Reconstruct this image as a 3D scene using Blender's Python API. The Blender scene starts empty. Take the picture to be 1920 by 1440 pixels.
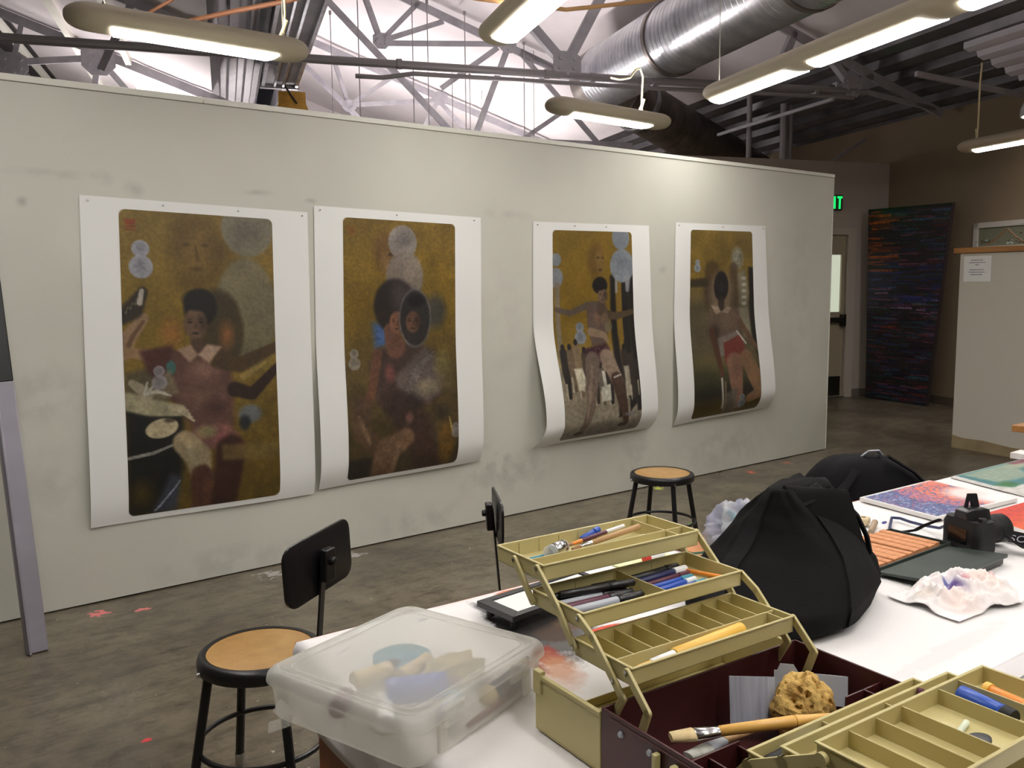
import bpy, bmesh, math, random
import numpy as np
from mathutils import Vector, Matrix, Quaternion, noise as mnoise

random.seed(7)
SC = bpy.context.scene
COL = SC.collection

# ------------------------------------------------------------------ camera, world, exposure
cam_data = bpy.data.cameras.new('camera_view')
cam_data.sensor_width = 36.0
cam_data.lens = 36.0 * 1650.0 / 1920.0
cam_data.clip_start = 0.05
cam_data.clip_end = 100
cam = bpy.data.objects.new('camera_view', cam_data)
COL.objects.link(cam)
cam.matrix_world = Matrix(((0.7904, 0.0760, -0.6079, 0.0),
                           (-0.6125, 0.0827, -0.7861, 0.0),
                           (-0.0091, 0.9937, 0.1120, 1.51),
                           (0, 0, 0, 1)))
SC.camera = cam
W = bpy.data.worlds.new('World')
SC.world = W
W.use_nodes = True
W.node_tree.nodes['Background'].inputs['Color'].default_value = (0.55, 0.58, 0.65, 1)
W.node_tree.nodes['Background'].inputs['Strength'].default_value = 0.03
SC.view_settings.view_transform = 'Standard'
SC.view_settings.look = 'None'
SC.view_settings.exposure = 0.72
SC.view_settings.gamma = 1.0
SC.view_settings.use_curve_mapping = False
LENS_POWER = 19.5        # radiance of the lit lamp lenses
UP_POWER = 25.0
FAR_UP_POWER = 165.0    # the same, for the unseen lamps added beyond the partition
MID_UP_POWER = 80.0           # radiance of the slots on top of the lamps


# ------------------------------------------------------------------ helpers
def lin(c):
    return tuple((x / 255 / 12.92) if x / 255 <= 0.04045 else ((x / 255 + 0.055) / 1.055) ** 2.4 for x in c)


def _sock(n, *names):
    for k in names:
        if k in n.inputs:
            return n.inputs[k]


def M(name, rgb, rough=0.5, metal=0.0, var=None, bump=None, emit=None, coat=0.0, spec=None, aniso=None, transm=None):
    """procedural material: base colour (0-255), optional noise variation (scale, second colour, amount) and bump (scale, strength)"""
    m = bpy.data.materials.new(name)
    m.use_nodes = True
    nt = m.node_tree
    p = nt.nodes['Principled BSDF']
    c = lin(rgb)
    p.inputs['Base Color'].default_value = (*c, 1)
    p.inputs['Roughness'].default_value = rough
    p.inputs['Metallic'].default_value = metal
    if spec is not None:
        p.inputs['Specular IOR Level'].default_value = spec
    if coat:
        p.inputs['Coat Weight'].default_value = coat
    if emit:
        p.inputs['Emission Color'].default_value = (*lin(emit[0]), 1)
        p.inputs['Emission Strength'].default_value = emit[1]
    tc = nt.nodes.new('ShaderNodeTexCoord')
    if var:
        n = nt.nodes.new('ShaderNodeTexNoise')
        n.inputs['Scale'].default_value = var[0]
        n.inputs['Detail'].default_value = 5
        if len(var) > 3:
            mp = nt.nodes.new('ShaderNodeMapping')
            mp.inputs['Scale'].default_value = var[3]
            nt.links.new(tc.outputs['Object'], mp.inputs['Vector'])
            nt.links.new(mp.outputs['Vector'], n.inputs['Vector'])
        else:
            nt.links.new(tc.outputs['Object'], n.inputs['Vector'])
        r = nt.nodes.new('ShaderNodeValToRGB')
        r.color_ramp.elements[0].position = 0.5 - 0.25 * var[2]
        r.color_ramp.elements[1].position = 0.75
        r.color_ramp.elements[0].color = (*c, 1)
        r.color_ramp.elements[1].color = (*lin(var[1]), 1)
        nt.links.new(n.outputs['Fac'], r.inputs['Fac'])
        nt.links.new(r.outputs['Color'], p.inputs['Base Color'])
    if bump:
        n2 = nt.nodes.new('ShaderNodeTexNoise')
        n2.inputs['Scale'].default_value = bump[0]
        n2.inputs['Detail'].default_value = 4
        nt.links.new(tc.outputs['Object'], n2.inputs['Vector'])
        b = nt.nodes.new('ShaderNodeBump')
        b.inputs['Strength'].default_value = bump[1]
        b.inputs['Distance'].default_value = 0.01
        nt.links.new(n2.outputs['Fac'], b.inputs['Height'])
        nt.links.new(b.outputs['Normal'], p.inputs['Normal'])
    return m


class MB:
    """collects vertices and faces of one mesh"""
    def __init__(s):
        s.v = []
        s.f = []

    def add(s, vs, fs, mt=None):
        o = len(s.v)
        if mt is not None:
            vs = [mt @ Vector(p) for p in vs]
        s.v += [tuple(p) for p in vs]
        s.f += [tuple(i + o for i in f) for f in fs]
        return s

    def box(s, c, d, mt=None):
        x, y, z = c
        a, b, e = d[0] / 2, d[1] / 2, d[2] / 2
        vs = [(x - a, y - b, z - e), (x + a, y - b, z - e), (x + a, y + b, z - e), (x - a, y + b, z - e),
              (x - a, y - b, z + e), (x + a, y - b, z + e), (x + a, y + b, z + e), (x - a, y + b, z + e)]
        return s.add(vs, [(3, 2, 1, 0), (4, 5, 6, 7), (0, 1, 5, 4), (1, 2, 6, 5), (2, 3, 7, 6), (3, 0, 4, 7)], mt)

    def span(s, lo, hi, mt=None):
        return s.box([(l + h) / 2 for l, h in zip(lo, hi)], [h - l for l, h in zip(lo, hi)], mt)

    def prism(s, poly, z0, z1, mt=None, top=None):
        n = len(poly)
        top = top or poly
        vs = [(x, y, z0) for x, y in poly] + [(x, y, z1) for x, y in top]
        fs = [tuple(range(n - 1, -1, -1)), tuple(range(n, 2 * n))] + [(i, (i + 1) % n, n + (i + 1) % n, n + i) for i in range(n)]
        return s.add(vs, fs, mt)

    def loft(s, rings, cap=True, mt=None, close=True):
        n = len(rings[0])
        vs = [p for r in rings for p in r]
        fs = []
        for k in range(len(rings) - 1):
            for i in range(n if close else n - 1):
                j = (i + 1) % n
                fs.append((k * n + i, k * n + j, (k + 1) * n + j, (k + 1) * n + i))
        if cap:
            fs.append(tuple(range(n - 1, -1, -1)))
            fs.append(tuple((len(rings) - 1) * n + i for i in range(n)))
        return s.add(vs, fs, mt)

    def tube(s, path, r, n=8, closed=False, mt=None, flat=1.0, up=(0, 0, 1)):
        P = [Vector(p) for p in path]
        R = r if isinstance(r, (list, tuple)) else [r] * len(P)
        rings = []
        u = None
        for i, p in enumerate(P):
            a = P[i - 1] if (i > 0 or closed) else P[i]
            b = P[(i + 1) % len(P)] if (i < len(P) - 1 or closed) else P[i]
            t = (b - a).normalized()
            if u is None:
                q = Vector(up)
                u = q - t * q.dot(t)
                if u.length < 1e-3:
                    q = Vector((1, 0, 0))
                    u = q - t * q.dot(t)
            else:
                u = u - t * u.dot(t)
            u.normalize()
            w = t.cross(u)
            rings.append([p + (u * math.sin(2 * math.pi * k / n) * flat + w * math.cos(2 * math.pi * k / n)) * R[i] for k in range(n)])
        if closed:
            rings.append(rings[0])
        return s.loft(rings, cap=not closed, mt=mt)

    def cyl(s, p, q, r, n=12, r2=None, mt=None):
        return s.tube([p, q], [r, r if r2 is None else r2], n, mt=mt)

    def lathe(s, prof, n=24, mt=None, cap=True):
        rings = [[(r * math.cos(2 * math.pi * k / n), r * math.sin(2 * math.pi * k / n), z) for k in range(n)] for r, z in prof]
        return s.loft(rings, cap=cap, mt=mt)

    def bar(s, p, q, w, d, up=(0, 0, 1)):
        """rectangular bar from p to q, w across, d along up"""
        p, q = Vector(p), Vector(q)
        t = (q - p).normalized()
        u = Vector(up) - t * Vector(up).dot(t)
        if u.length < 1e-4:
            u = Vector((1, 0, 0)) - t * t.x
        u.normalize()
        x = t.cross(u)
        ring = lambda c: [c + x * w / 2 + u * d / 2, c - x * w / 2 + u * d / 2, c - x * w / 2 - u * d / 2, c + x * w / 2 - u * d / 2]
        return s.loft([ring(p), ring(q)])

    def build(s, name, mat, parent=None, org=None, sharp=35, bevel=0.0, sub=0):
        me = bpy.data.meshes.new(name)
        vs = s.v
        if org is not None:
            vs = [(x - org[0], y - org[1], z - org[2]) for x, y, z in vs]
        me.from_pydata(vs, [], s.f)
        bm = bmesh.new()
        bm.from_mesh(me)
        bmesh.ops.recalc_face_normals(bm, faces=bm.faces)
        bm.to_mesh(me)
        bm.free()
        me.polygons.foreach_set('use_smooth', [True] * len(me.polygons))
        if sharp < 180:
            me.set_sharp_from_angle(angle=math.radians(sharp))
        if mat:
            me.materials.append(mat)
        o = bpy.data.objects.new(name, me)
        COL.objects.link(o)
        if org is not None:
            o.location = org
        if parent:
            o.parent = parent
        if bevel:
            b = o.modifiers.new('bevel', 'BEVEL')
            b.width = bevel
            b.segments = 2
            b.limit_method = 'ANGLE'
            b.angle_limit = math.radians(40)
        if sub:
            b = o.modifiers.new('sub', 'SUBSURF')
            b.levels = b.render_levels = sub
        return o


def tag(o, label=None, cat=None, group=None, kind=None):
    if label:
        o['label'] = label
    if cat:
        o['category'] = cat
    if group:
        o['group'] = group
    if kind:
        o['kind'] = kind
    return o


def thing(name, label, cat, loc=(0, 0, 0), rz=0.0, group=None, rot=None):
    o = bpy.data.objects.new(name, None)
    COL.objects.link(o)
    o.location = loc
    o.empty_display_size = 0.05
    if rot is not None:
        o.rotation_mode = 'QUATERNION'
        o.rotation_quaternion = rot
    else:
        o.rotation_euler = (0, 0, rz)
    return tag(o, label, cat, group)


def struct(name, mb, mat, **k):
    return tag(mb.build(name, mat, **k), kind='structure')


def dup(root, loc, rz=None, label=None, group=None, rot=None):
    r = root.copy()
    COL.objects.link(r)
    r.location = loc
    if rot is not None:
        r.rotation_mode = 'QUATERNION'
        r.rotation_quaternion = rot
    elif rz is not None:
        r.rotation_euler = (0, 0, rz)
    if label:
        r['label'] = label
    if group:
        r['group'] = group
    for ch in [o for o in root.children]:
        c = ch.copy()
        COL.objects.link(c)
        c.parent = r
        for g in [o for o in ch.children]:
            d = g.copy()
            COL.objects.link(d)
            d.parent = c
    return r


def rrect(w, d, r, n=5, cx=0, cy=0):
    pts = []
    for sx, sy, a0 in ((1, 1, 0), (-1, 1, 90), (-1, -1, 180), (1, -1, 270)):
        for k in range(n + 1):
            a = math.radians(a0 + 90 * k / n)
            pts.append((cx + sx * (w / 2 - r) + r * math.cos(a), cy + sy * (d / 2 - r) + r * math.sin(a)))
    return pts


def align(p, q):
    """quaternion turning local x on to the direction p -> q"""
    return Vector((1, 0, 0)).rotation_difference((Vector(q) - Vector(p)).normalized())


# the building's own grid: a runs across the roof bays, b along them
def F(a, b, z):
    return Vector((0.339 * b + 0.9408 * (a + 8.25), 0.9408 * b - 0.339 * (a + 8.25), z))


BANG = math.atan2(0.9408, 0.339)
AANG = BANG - math.pi / 2
ROOF_R = lambda a: 3.52 - a * 0.364
ROOF_L = lambda a: 4.05 + (-8.3 - a) * 0.364

# ------------------------------------------------------------------ materials
def emission(name, rgb, s):
    m = bpy.data.materials.new(name)
    m.use_nodes = True
    nt = m.node_tree
    nt.nodes.remove(nt.nodes['Principled BSDF'])
    e = nt.nodes.new('ShaderNodeEmission')
    e.inputs['Color'].default_value = (*lin(rgb), 1)
    e.inputs['Strength'].default_value = s
    nt.links.new(e.outputs[0], nt.nodes['Material Output'].inputs['Surface'])
    return m


def floor_material():
    m = M('stained_concrete', (84, 76, 62), 0.28, bump=(35, 0.12))
    nt = m.node_tree
    p = nt.nodes['Principled BSDF']
    L = nt.links.new
    tc = nt.nodes.new('ShaderNodeTexCoord')
    def ns(scale, det, rough=0.6, stretch=None):
        n = nt.nodes.new('ShaderNodeTexNoise')
        n.inputs['Scale'].default_value = scale
        n.inputs['Detail'].default_value = det
        n.inputs['Roughness'].default_value = rough
        if stretch:
            mp = nt.nodes.new('ShaderNodeMapping')
            mp.inputs['Scale'].default_value = stretch
            L(tc.outputs['Object'], mp.inputs['Vector'])
            L(mp.outputs['Vector'], n.inputs['Vector'])
        else:
            L(tc.outputs['Object'], n.inputs['Vector'])
        return n
    def ramp(src, stops):
        r = nt.nodes.new('ShaderNodeValToRGB')
        e = r.color_ramp.elements
        while len(e) < len(stops):
            e.new(0.5)
        for k, (pos, c) in enumerate(stops):
            e[k].position = pos
            e[k].color = (*lin(c), 1)
        L(src.outputs['Fac'], r.inputs['Fac'])
        return r
    def mix(fac, a, b, mode='MIX'):
        x = nt.nodes.new('ShaderNodeMix')
        x.data_type = 'RGBA'
        x.blend_type = mode
        if isinstance(fac, float):
            x.inputs[0].default_value = fac
        else:
            L(fac, x.inputs[0])
        L(a, x.inputs[6])
        if isinstance(b, tuple):
            x.inputs[7].default_value = (*lin(b), 1)
        else:
            L(b, x.inputs[7])
        return x.outputs[2]
    base = ramp(ns(1.3, 6), [(0.3, (86, 78, 64)), (0.5, (114, 105, 88)), (0.72, (134, 124, 105))])
    fine = ramp(ns(9, 8, 0.75), [(0.32, (70, 62, 50)), (0.55, (255, 255, 255))])
    c = mix(0.55, base.outputs['Color'], fine.outputs['Color'], 'MULTIPLY')
    scr = ramp(ns(5, 6, 0.7, (1, 3.5, 1)), [(0.36, (60, 53, 43)), (0.5, (255, 255, 255))])
    c = mix(0.4, c, scr.outputs['Color'], 'MULTIPLY')
    speck = ramp(ns(38, 2, 0.5), [(0.735, (0, 0, 0)), (0.76, (255, 255, 255))])
    c = mix(speck.outputs['Color'], c, (196, 190, 175))
    # dried paint: pink, yellow, orange, red drips at the foot of the partition
    sp = nt.nodes.new('ShaderNodeTexNoise')
    sp.inputs['Scale'].default_value = 26
    sp.inputs['Detail'].default_value = 3
    L(tc.outputs['Object'], sp.inputs['Vector'])
    for (x, y, r, colr) in ((0.90, 4.33, 0.10, (235, 130, 130)), (1.07, 4.26, 0.07, (235, 130, 130)), (4.78, 4.40, 0.10, (196, 204, 70)),
                            (0.74, 2.98, 0.03, (215, 60, 70)), (5.75, 4.31, 0.12, (205, 96, 60)), (6.3, 4.36, 0.10, (205, 96, 60)),
                            (4.2, 3.6, 0.05, (110, 190, 70)), (1.75, 4.36, 0.14, (176, 172, 168)), (2.25, 4.38, 0.12, (176, 172, 168))):
        d = nt.nodes.new('ShaderNodeVectorMath')
        d.operation = 'DISTANCE'
        L(tc.outputs['Object'], d.inputs[0])
        d.inputs[1].default_value = (x, y, 0)
        mr = nt.nodes.new('ShaderNodeMapRange')
        mr.inputs['From Min'].default_value = 0
        mr.inputs['From Max'].default_value = r
        mr.inputs['To Min'].default_value = 0.32
        mr.inputs['To Max'].default_value = -0.2
        L(d.outputs['Value'], mr.inputs['Value'])
        ad = nt.nodes.new('ShaderNodeMath')
        L(mr.outputs['Result'], ad.inputs[0])
        L(sp.outputs['Fac'], ad.inputs[1])
        gt = nt.nodes.new('ShaderNodeMapRange')
        gt.inputs['From Min'].default_value = 0.63
        gt.inputs['From Max'].default_value = 0.68
        L(ad.outputs[0], gt.inputs['Value'])
        c = mix(gt.outputs['Result'], c, colr)
    L(c, p.inputs['Base Color'])
    rr = nt.nodes.new('ShaderNodeMapRange')
    rr.inputs['To Min'].default_value = 0.16
    rr.inputs['To Max'].default_value = 0.5
    L(ns(2.2, 5).outputs['Fac'], rr.inputs['Value'])
    L(rr.outputs['Result'], p.inputs['Roughness'])
    return m


def smudged_wall(name, rgb, marks):
    """painted board with soft scuffs; marks = (x, z, rx, rz, colour, strength) in world coordinates"""
    m = M(name, rgb, 0.55, bump=(60, 0.05))
    nt = m.node_tree
    p = nt.nodes['Principled BSDF']
    L = nt.links.new
    g = nt.nodes.new('ShaderNodeNewGeometry')
    n = nt.nodes.new('ShaderNodeTexNoise')
    n.inputs['Scale'].default_value = 9
    n.inputs['Detail'].default_value = 6
    L(g.outputs['Position'], n.inputs['Vector'])
    n2 = nt.nodes.new('ShaderNodeTexNoise')
    n2.inputs['Scale'].default_value = 1.1
    L(g.outputs['Position'], n2.inputs['Vector'])
    r = nt.nodes.new('ShaderNodeValToRGB')
    r.color_ramp.elements[0].position = 0.35
    r.color_ramp.elements[0].color = (*[x * 0.9 for x in lin(rgb)], 1)
    r.color_ramp.elements[1].position = 0.65
    r.color_ramp.elements[1].color = (*lin(rgb), 1)
    L(n2.outputs['Fac'], r.inputs['Fac'])
    c = r.outputs['Color']
    for (x, z, rx, rz, colr, st) in marks:
        mp = nt.nodes.new('ShaderNodeMapping')
        mp.vector_type = 'POINT'
        mp.inputs['Location'].default_value = (-x / rx, 0, -z / rz)
        mp.inputs['Scale'].default_value = (1 / rx, 0, 1 / rz)
        L(g.outputs['Position'], mp.inputs['Vector'])
        ln = nt.nodes.new('ShaderNodeVectorMath')
        ln.operation = 'LENGTH'
        L(mp.outputs['Vector'], ln.inputs[0])
        a = nt.nodes.new('ShaderNodeMapRange')
        a.inputs['From Min'].default_value = 1.0
        a.inputs['From Max'].default_value = 0.0
        L(ln.outputs['Value'], a.inputs['Value'])
        k = nt.nodes.new('ShaderNodeMapRange')
        k.inputs['From Min'].default_value = 0.42
        k.inputs['From Max'].default_value = 0.62
        k.inputs['To Max'].default_value = st * .36
        L(n.outputs['Fac'], k.inputs['Value'])
        mu = nt.nodes.new('ShaderNodeMath')
        mu.operation = 'MULTIPLY'
        L(a.outputs['Result'], mu.inputs[0])
        L(k.outputs['Result'], mu.inputs[1])
        x_ = nt.nodes.new('ShaderNodeMix')
        x_.data_type = 'RGBA'
        L(mu.outputs[0], x_.inputs[0])
        L(c, x_.inputs[6])
        x_.inputs[7].default_value = (*lin(colr), 1)
        c = x_.outputs[2]
    L(c, p.inputs['Base Color'])
    return m


def milky(name, rgb, alpha, rough=0.35):
    """translucent polypropylene: part see-through, part diffusing"""
    m = bpy.data.materials.new(name)
    m.use_nodes = True
    nt = m.node_tree
    p = nt.nodes['Principled BSDF']
    p.inputs['Base Color'].default_value = (*lin(rgb), 1)
    p.inputs['Roughness'].default_value = rough
    tl = nt.nodes.new('ShaderNodeBsdfTranslucent')
    tl.inputs['Color'].default_value = (*lin(rgb), 1)
    tr = nt.nodes.new('ShaderNodeBsdfTransparent')
    m1 = nt.nodes.new('ShaderNodeMixShader')
    m1.inputs[0].default_value = 0.45
    m2 = nt.nodes.new('ShaderNodeMixShader')
    m2.inputs[0].default_value = alpha
    L = nt.links.new
    L(p.outputs[0], m1.inputs[1])
    L(tl.outputs[0], m1.inputs[2])
    L(m1.outputs[0], m2.inputs[1])
    L(tr.outputs[0], m2.inputs[2])
    L(m2.outputs[0], nt.nodes['Material Output'].inputs['Surface'])
    return m


def vcol_material(name, rough=0.5, coat=0.0, bump=None):
    m = M(name, (255, 255, 255), rough, bump=bump, coat=coat)
    nt = m.node_tree
    a = nt.nodes.new('ShaderNodeAttribute')
    a.attribute_name = 'Col'
    nt.links.new(a.outputs['Color'], nt.nodes['Principled BSDF'].inputs['Base Color'])
    return m


MAT = dict(
    floor=floor_material(),
    partition=smudged_wall('partition_paint', (212, 211, 198),
                           [(0.85, 2.03, 0.25, 0.03, (150, 146, 138), 0.9), (1.06, 2.02, 0.06, 0.05, (140, 136, 130), 0.9), (1.2, 1.98, 0.06, 0.05, (120, 118, 112), 0.9),
                            (1.78, 2.0, 0.14, 0.02, (120, 118, 112), 1), (2.1, 1.97, 0.05, 0.02, (60, 58, 55), 1), (0.76, 1.02, 0.20, 0.2, (128, 124, 118), 0.8),
                            (3.42, 0.3, 0.5, 0.2, (120, 118, 114), 1), (3.3, 0.42, 0.25, 0.1, (110, 108, 104), 1), (2.75, 0.1, 0.5, 0.12, (130, 126, 122), 0.8),
                            (1.6, 0.08, 0.6, 0.1, (140, 134, 140), 0.9), (5.6, 0.2, 0.8, 0.2, (130, 126, 122), 0.8), (4.6, 0.22, 0.2, 0.25, (120, 116, 112), 0.9),
                            (4.88, 1.62, 0.06, 0.05, (130, 126, 122), 0.9), (3.4, 1.95, 0.3, 0.05, (150, 146, 140), 0.8), (0.72, 1.9, 0.03, 0.03, (60, 58, 55), 1),
                            (6.6, 1.4, 0.3, 0.9, (170, 166, 158), 0.7), (3.42, 1.3, 0.18, 0.7, (180, 176, 168), 0.7), (0.75, 0.6, 0.22, 0.25, (160, 154, 146), 0.7)]),
    cap=M('cap_paint', (230, 229, 217), 0.5),
    taupe=M('taupe_wall', (136, 118, 96), 0.8, var=(2, (128, 112, 90), 0.6)),
    greywall=M('grey_wall', (182, 172, 160), 0.75),
    shellwall=M('shell_wall', (196, 192, 184), 0.8),
    white_roof=M('white_roof_lining', (226, 220, 220), 0.7, var=(0.8, (206, 200, 202), 0.6)),
    deck=M('galvanised_deck', (116, 113, 116), 0.42, metal=0.55, var=(3, (92, 90, 94), 0.6)),
    deck_dark=M('dark_deck', (100, 97, 99), 0.5, metal=0.1, var=(3, (70, 68, 70), 0.6)),
    steel=M('grey_steel_paint', (172, 170, 174), 0.5, var=(6, (148, 146, 152), 0.7)),
    pipe=M('grey_pipe', (146, 142, 143), 0.45, metal=0.2),
    galv=M('galvanised_duct', (206, 208, 212), 0.30, metal=0.9, var=(5, (160, 164, 170), 0.7), bump=(2, 0.06)),
    galv_dull=M('dull_duct', (142, 134, 128), 0.42, metal=0.9, var=(5, (110, 104, 100), 0.7)),
    lamp=M('lamp_housing', (196, 186, 162), 0.5),
    lens=emission('lamp_lens', (255, 251, 246), LENS_POWER),
    uplens=emission('lamp_top_slot', (255, 246, 244), UP_POWER),
    uplens_far=emission('lamp_top_slot_strong', (255, 246, 246), FAR_UP_POWER),
    uplens_mid=emission('lamp_top_slot_mid', (255, 246, 246), MID_UP_POWER),
    wire=M('wire', (168, 164, 150), 0.4, metal=0.5),
    cord=M('cream_cord', (238, 226, 176), 0.5),
    orange=M('orange_cord', (148, 98, 62), 0.55),
    peach=M('peach_cord', (208, 164, 112), 0.55),
    amber=M('amber_pad', (182, 138, 44), 0.6, var=(9, (140, 100, 26), 0.8)),
    black=M('black_paint', (24, 23, 24), 0.35),
    blackrub=M('black_rubber', (16, 16, 17), 0.6),
    chrome=M('chrome', (200, 200, 200), 0.2, metal=1),
    seatwood=M('hardboard_seat', (190, 150, 90), 0.4, var=(14, (166, 124, 70), 0.8)),
    orangewood=M('orange_wood', (170, 98, 48), 0.42, var=(3, (140, 74, 34), 0.8, (6, 6, 0.6))),
    shelfwood=M('shelf_wood', (180, 128, 72), 0.45, var=(3, (156, 104, 54), 0.8, (1, 8, 8))),
    paper=M('white_paper', (238, 238, 234), 0.45),
    art=vcol_material('print_ink', 0.42),
    paint=vcol_material('acrylic_paint', 0.45, bump=(120, 0.25)),
    paintdark=vcol_material('oil_paint', 0.35, bump=(60, 0.5)),
    canvas=M('white_canvas', (226, 222, 218), 0.7),
    beige=M('beige_plastic', (198, 186, 132), 0.42, var=(4, (186, 172, 118), 0.6)),
    maroon=M('maroon_plastic', (74, 30, 30), 0.42, var=(6, (62, 26, 26), 0.6)),
    milky=milky('milky_plastic', (230, 228, 218), 0.52),
    latchplastic=milky('latch_plastic', (230, 228, 220), 0.72),
    milkylid=milky('milky_lid', (232, 231, 224), 0.46, 0.3),
    bagcloth=M('black_canvas_cloth', (21, 20, 20), 0.9, bump=(220, 0.25), spec=0.12),
    bagband=M('black_webbing', (25, 24, 25), 0.85, bump=(300, 0.3), spec=0.15),
    navycloth=M('navy_black_nylon', (13, 12, 15), 0.75, bump=(150, 0.2), spec=0.15),
    sponge=M('sea_sponge', (212, 178, 104), 0.9, var=(28, (168, 126, 62), 0.9), bump=(60, 0.8)),
    bristle=M('hog_bristle', (226, 206, 160), 0.8, var=(60, (196, 172, 124), 0.8)),
    brushwood=M('varnished_handle', (230, 182, 96), 0.35, var=(5, (216, 160, 76), 0.6)),
    rawwood=M('raw_wood', (196, 160, 112), 0.6, var=(6, (170, 132, 88), 0.8, (1, 8, 8))),
    clay=M('sanguine_chalk', (214, 152, 106), 0.75, var=(12, (196, 130, 86), 0.7, (1, 6, 6))),
    darkgreen=M('dark_green_board', (44, 52, 48), 0.4, var=(10, (66, 74, 68), 0.9)),
    charcoalgrey=M('charcoal_plastic', (52, 52, 58), 0.4),
    white=M('white_plastic', (236, 236, 236), 0.4),
    greyplastic=M('pale_grey_plastic', (176, 180, 188), 0.4),
    blue=M('blue_plastic', (44, 84, 178), 0.35),
    navy=M('navy_plastic', (34, 40, 84), 0.4),
    teal=M('teal_plastic', (64, 140, 160), 0.4),
    plum=M('plum_plastic', (92, 44, 62), 0.4),
    green=M('green_pencil', (40, 92, 66), 0.4),
    orangep=M('orange_plastic', (232, 142, 52), 0.4),
    yellowp=M('yellow_plastic', (238, 190, 84), 0.4),
    clear=milky('clear_plastic', (235, 238, 242), 0.6, 0.1),
    leaf=M('leaf', (58, 78, 50), 0.6),
    twig=M('dry_twig', (150, 112, 78), 0.7),
    doorpaint=M('door_paint', (168, 156, 132), 0.5),
    steelplate=M('kick_plate', (70, 66, 60), 0.35, metal=0.8),
    stain=M('bare_plaster', (168, 150, 116), 0.8, var=(6, (142, 124, 92), 0.8)),
)

# ------------------------------------------------------------------ the room
s = MB()
s.span((-9, -9, -0.1), (17, 24, 0))
struct('floor', s, MAT['floor'])

# long display partition, standing a finger above the floor
s = MB()
s.span((-0.6, 4.483, 0.008), (7.05, 4.60, 2.416))
struct('wall_back', s, MAT['partition'])
s = MB()
s.span((-0.6, 4.475, 2.418), (1.545, 4.608, 2.448))
s.span((1.549, 4.474, 2.417), (7.06, 4.609, 2.446))
s.span((7.05, 4.478, 0.01), (7.058, 4.605, 2.418))
struct('trim_1', s, MAT['cap'], bevel=0.003)
s = MB()
s.span((-0.6, 4.50, 0.0), (7.04, 4.585, 0.008))
struct('gap_shade', s, MAT['black'])  # black strip filling the gap, standing in for the shade under the partition

# corner wall with the exit door, lower than the roof
DW = 9.64
MF = Matrix(((0.9408, 0.339, 0, 0), (-0.339, 0.9408, 0, 0), (0, 0, 1, 0), (0, 0, 0, 1)))   # axes: a, b, z
MF = Matrix.Translation(F(0, 0, 0)) @ MF
s = MB()
s.span((-7.5, DW, 0), (-1.52, DW + 0.14, 3.04), MF)
s.span((-0.54, DW, 0), (0.08, DW + 0.14, 3.04), MF)
s.span((-1.52, DW, 2.115), (-0.54, DW + 0.14, 3.04), MF)
struct('wall_far', s, MAT['greywall'])
s = MB()
s.span((0.08, -7, 0), (0.28, 22, 3.55), MF)
struct('wall_right', s, MAT['taupe'])
s = MB()
s.span((-16, 21.5, 0), (0.3, 21.7, 9), MF)
struct('wall_gable', s, MAT['white_roof'])
s = MB()
s.span((-16.2, -7, 0), (-16, 21.5, 9), MF)
struct('wall_left', s, MAT['shellwall'])
s = MB()
s.span((-16, -7.2, 0), (0.3, -7, 9), MF)
struct('wall_near', s, MAT['shellwall'])
s = MB()
s.span((-0.46, DW - 0.012, 0.0), (0.08, DW, 0.1), MF)
struct('baseboard_far', s, M('rubber_base', (112, 104, 94), 0.6))
s = MB()
s.span((0.068, 4.0, 0.0), (0.08, DW, 0.1), MF)
struct('baseboard_right', s, M('brown_base', (92, 80, 66), 0.6))

# exit door
door = thing('door_1', None, None, F(-1.03, DW, 0), AANG)
tag(door, kind='structure')
s = MB()
s.span((-0.485, 0.03, 0.006), (-0.40, 0.075, 2.11))
s.span((0.405, 0.03, 0.006), (0.485, 0.075, 2.11))
s = MB()
w0, w1, z0, z1 = 0.262, 0.425, 1.12, 1.86
s.span((-0.485, 0.03, 0.006), (w0, 0.075, 2.11))
s.span((w1, 0.03, 0.006), (0.485, 0.075, 2.11))
s.span((w0, 0.03, 0.006), (w1, 0.075, z0))
s.span((w0, 0.03, z1), (w1, 0.075, 2.11))
tag(s.build('door_leaf', MAT['doorpaint'], door), kind='structure')
s = MB()
s.span((w0, 0.048, z0), (w1, 0.056, z1))
tag(s.build('window_pane', emission('lit_pane', (206, 212, 190), 0.55), door), kind='structure')
s = MB()
for a, b in (((w0 - 0.02, 0.02, z0 - 0.02), (w0, 0.03, z1 + 0.02)), ((w1, 0.02, z0 - 0.02), (w1 + 0.02, 0.03, z1 + 0.02)),
             ((w0, 0.02, z0 - 0.02), (w1, 0.03, z0)), ((w0, 0.02, z1), (w1, 0.03, z1 + 0.02))):
    s.span(a, b)
tag(s.build('glazing_bead', MAT['doorpaint'], door), kind='structure')
s = MB()
s.span((-0.42, -0.045, 0.985), (0.46, -0.005, 1.05))
s.span((0.42, -0.045, 0.93), (0.475, 0.03, 1.09))
s.span((-0.47, -0.045, 0.93), (-0.42, 0.03, 1.09))
tag(s.build('door_handle', MAT['steelplate'], door, bevel=0.006), kind='structure')
s = MB()
s.span((-0.45, 0.022, 0.02), (0.455, 0.03, 0.275))
tag(s.build('kick_plate', MAT['steelplate'], door), kind='structure')
s = MB()
s.span((-0.60, -0.02, 0), (-0.488, 0.0, 2.2))
s.span((0.488, -0.02, 0), (0.61, 0.0, 2.2))
s.span((-0.488, -0.02, 2.115), (0.488, 0.0, 2.2))
tag(s.build('door_frame', M('door_frame_paint', (192, 182, 168), 0.5), door), kind='structure')
s = MB()
s.span((-0.49, -0.03, 0.0), (0.49, 0.10, 0.012))
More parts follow.
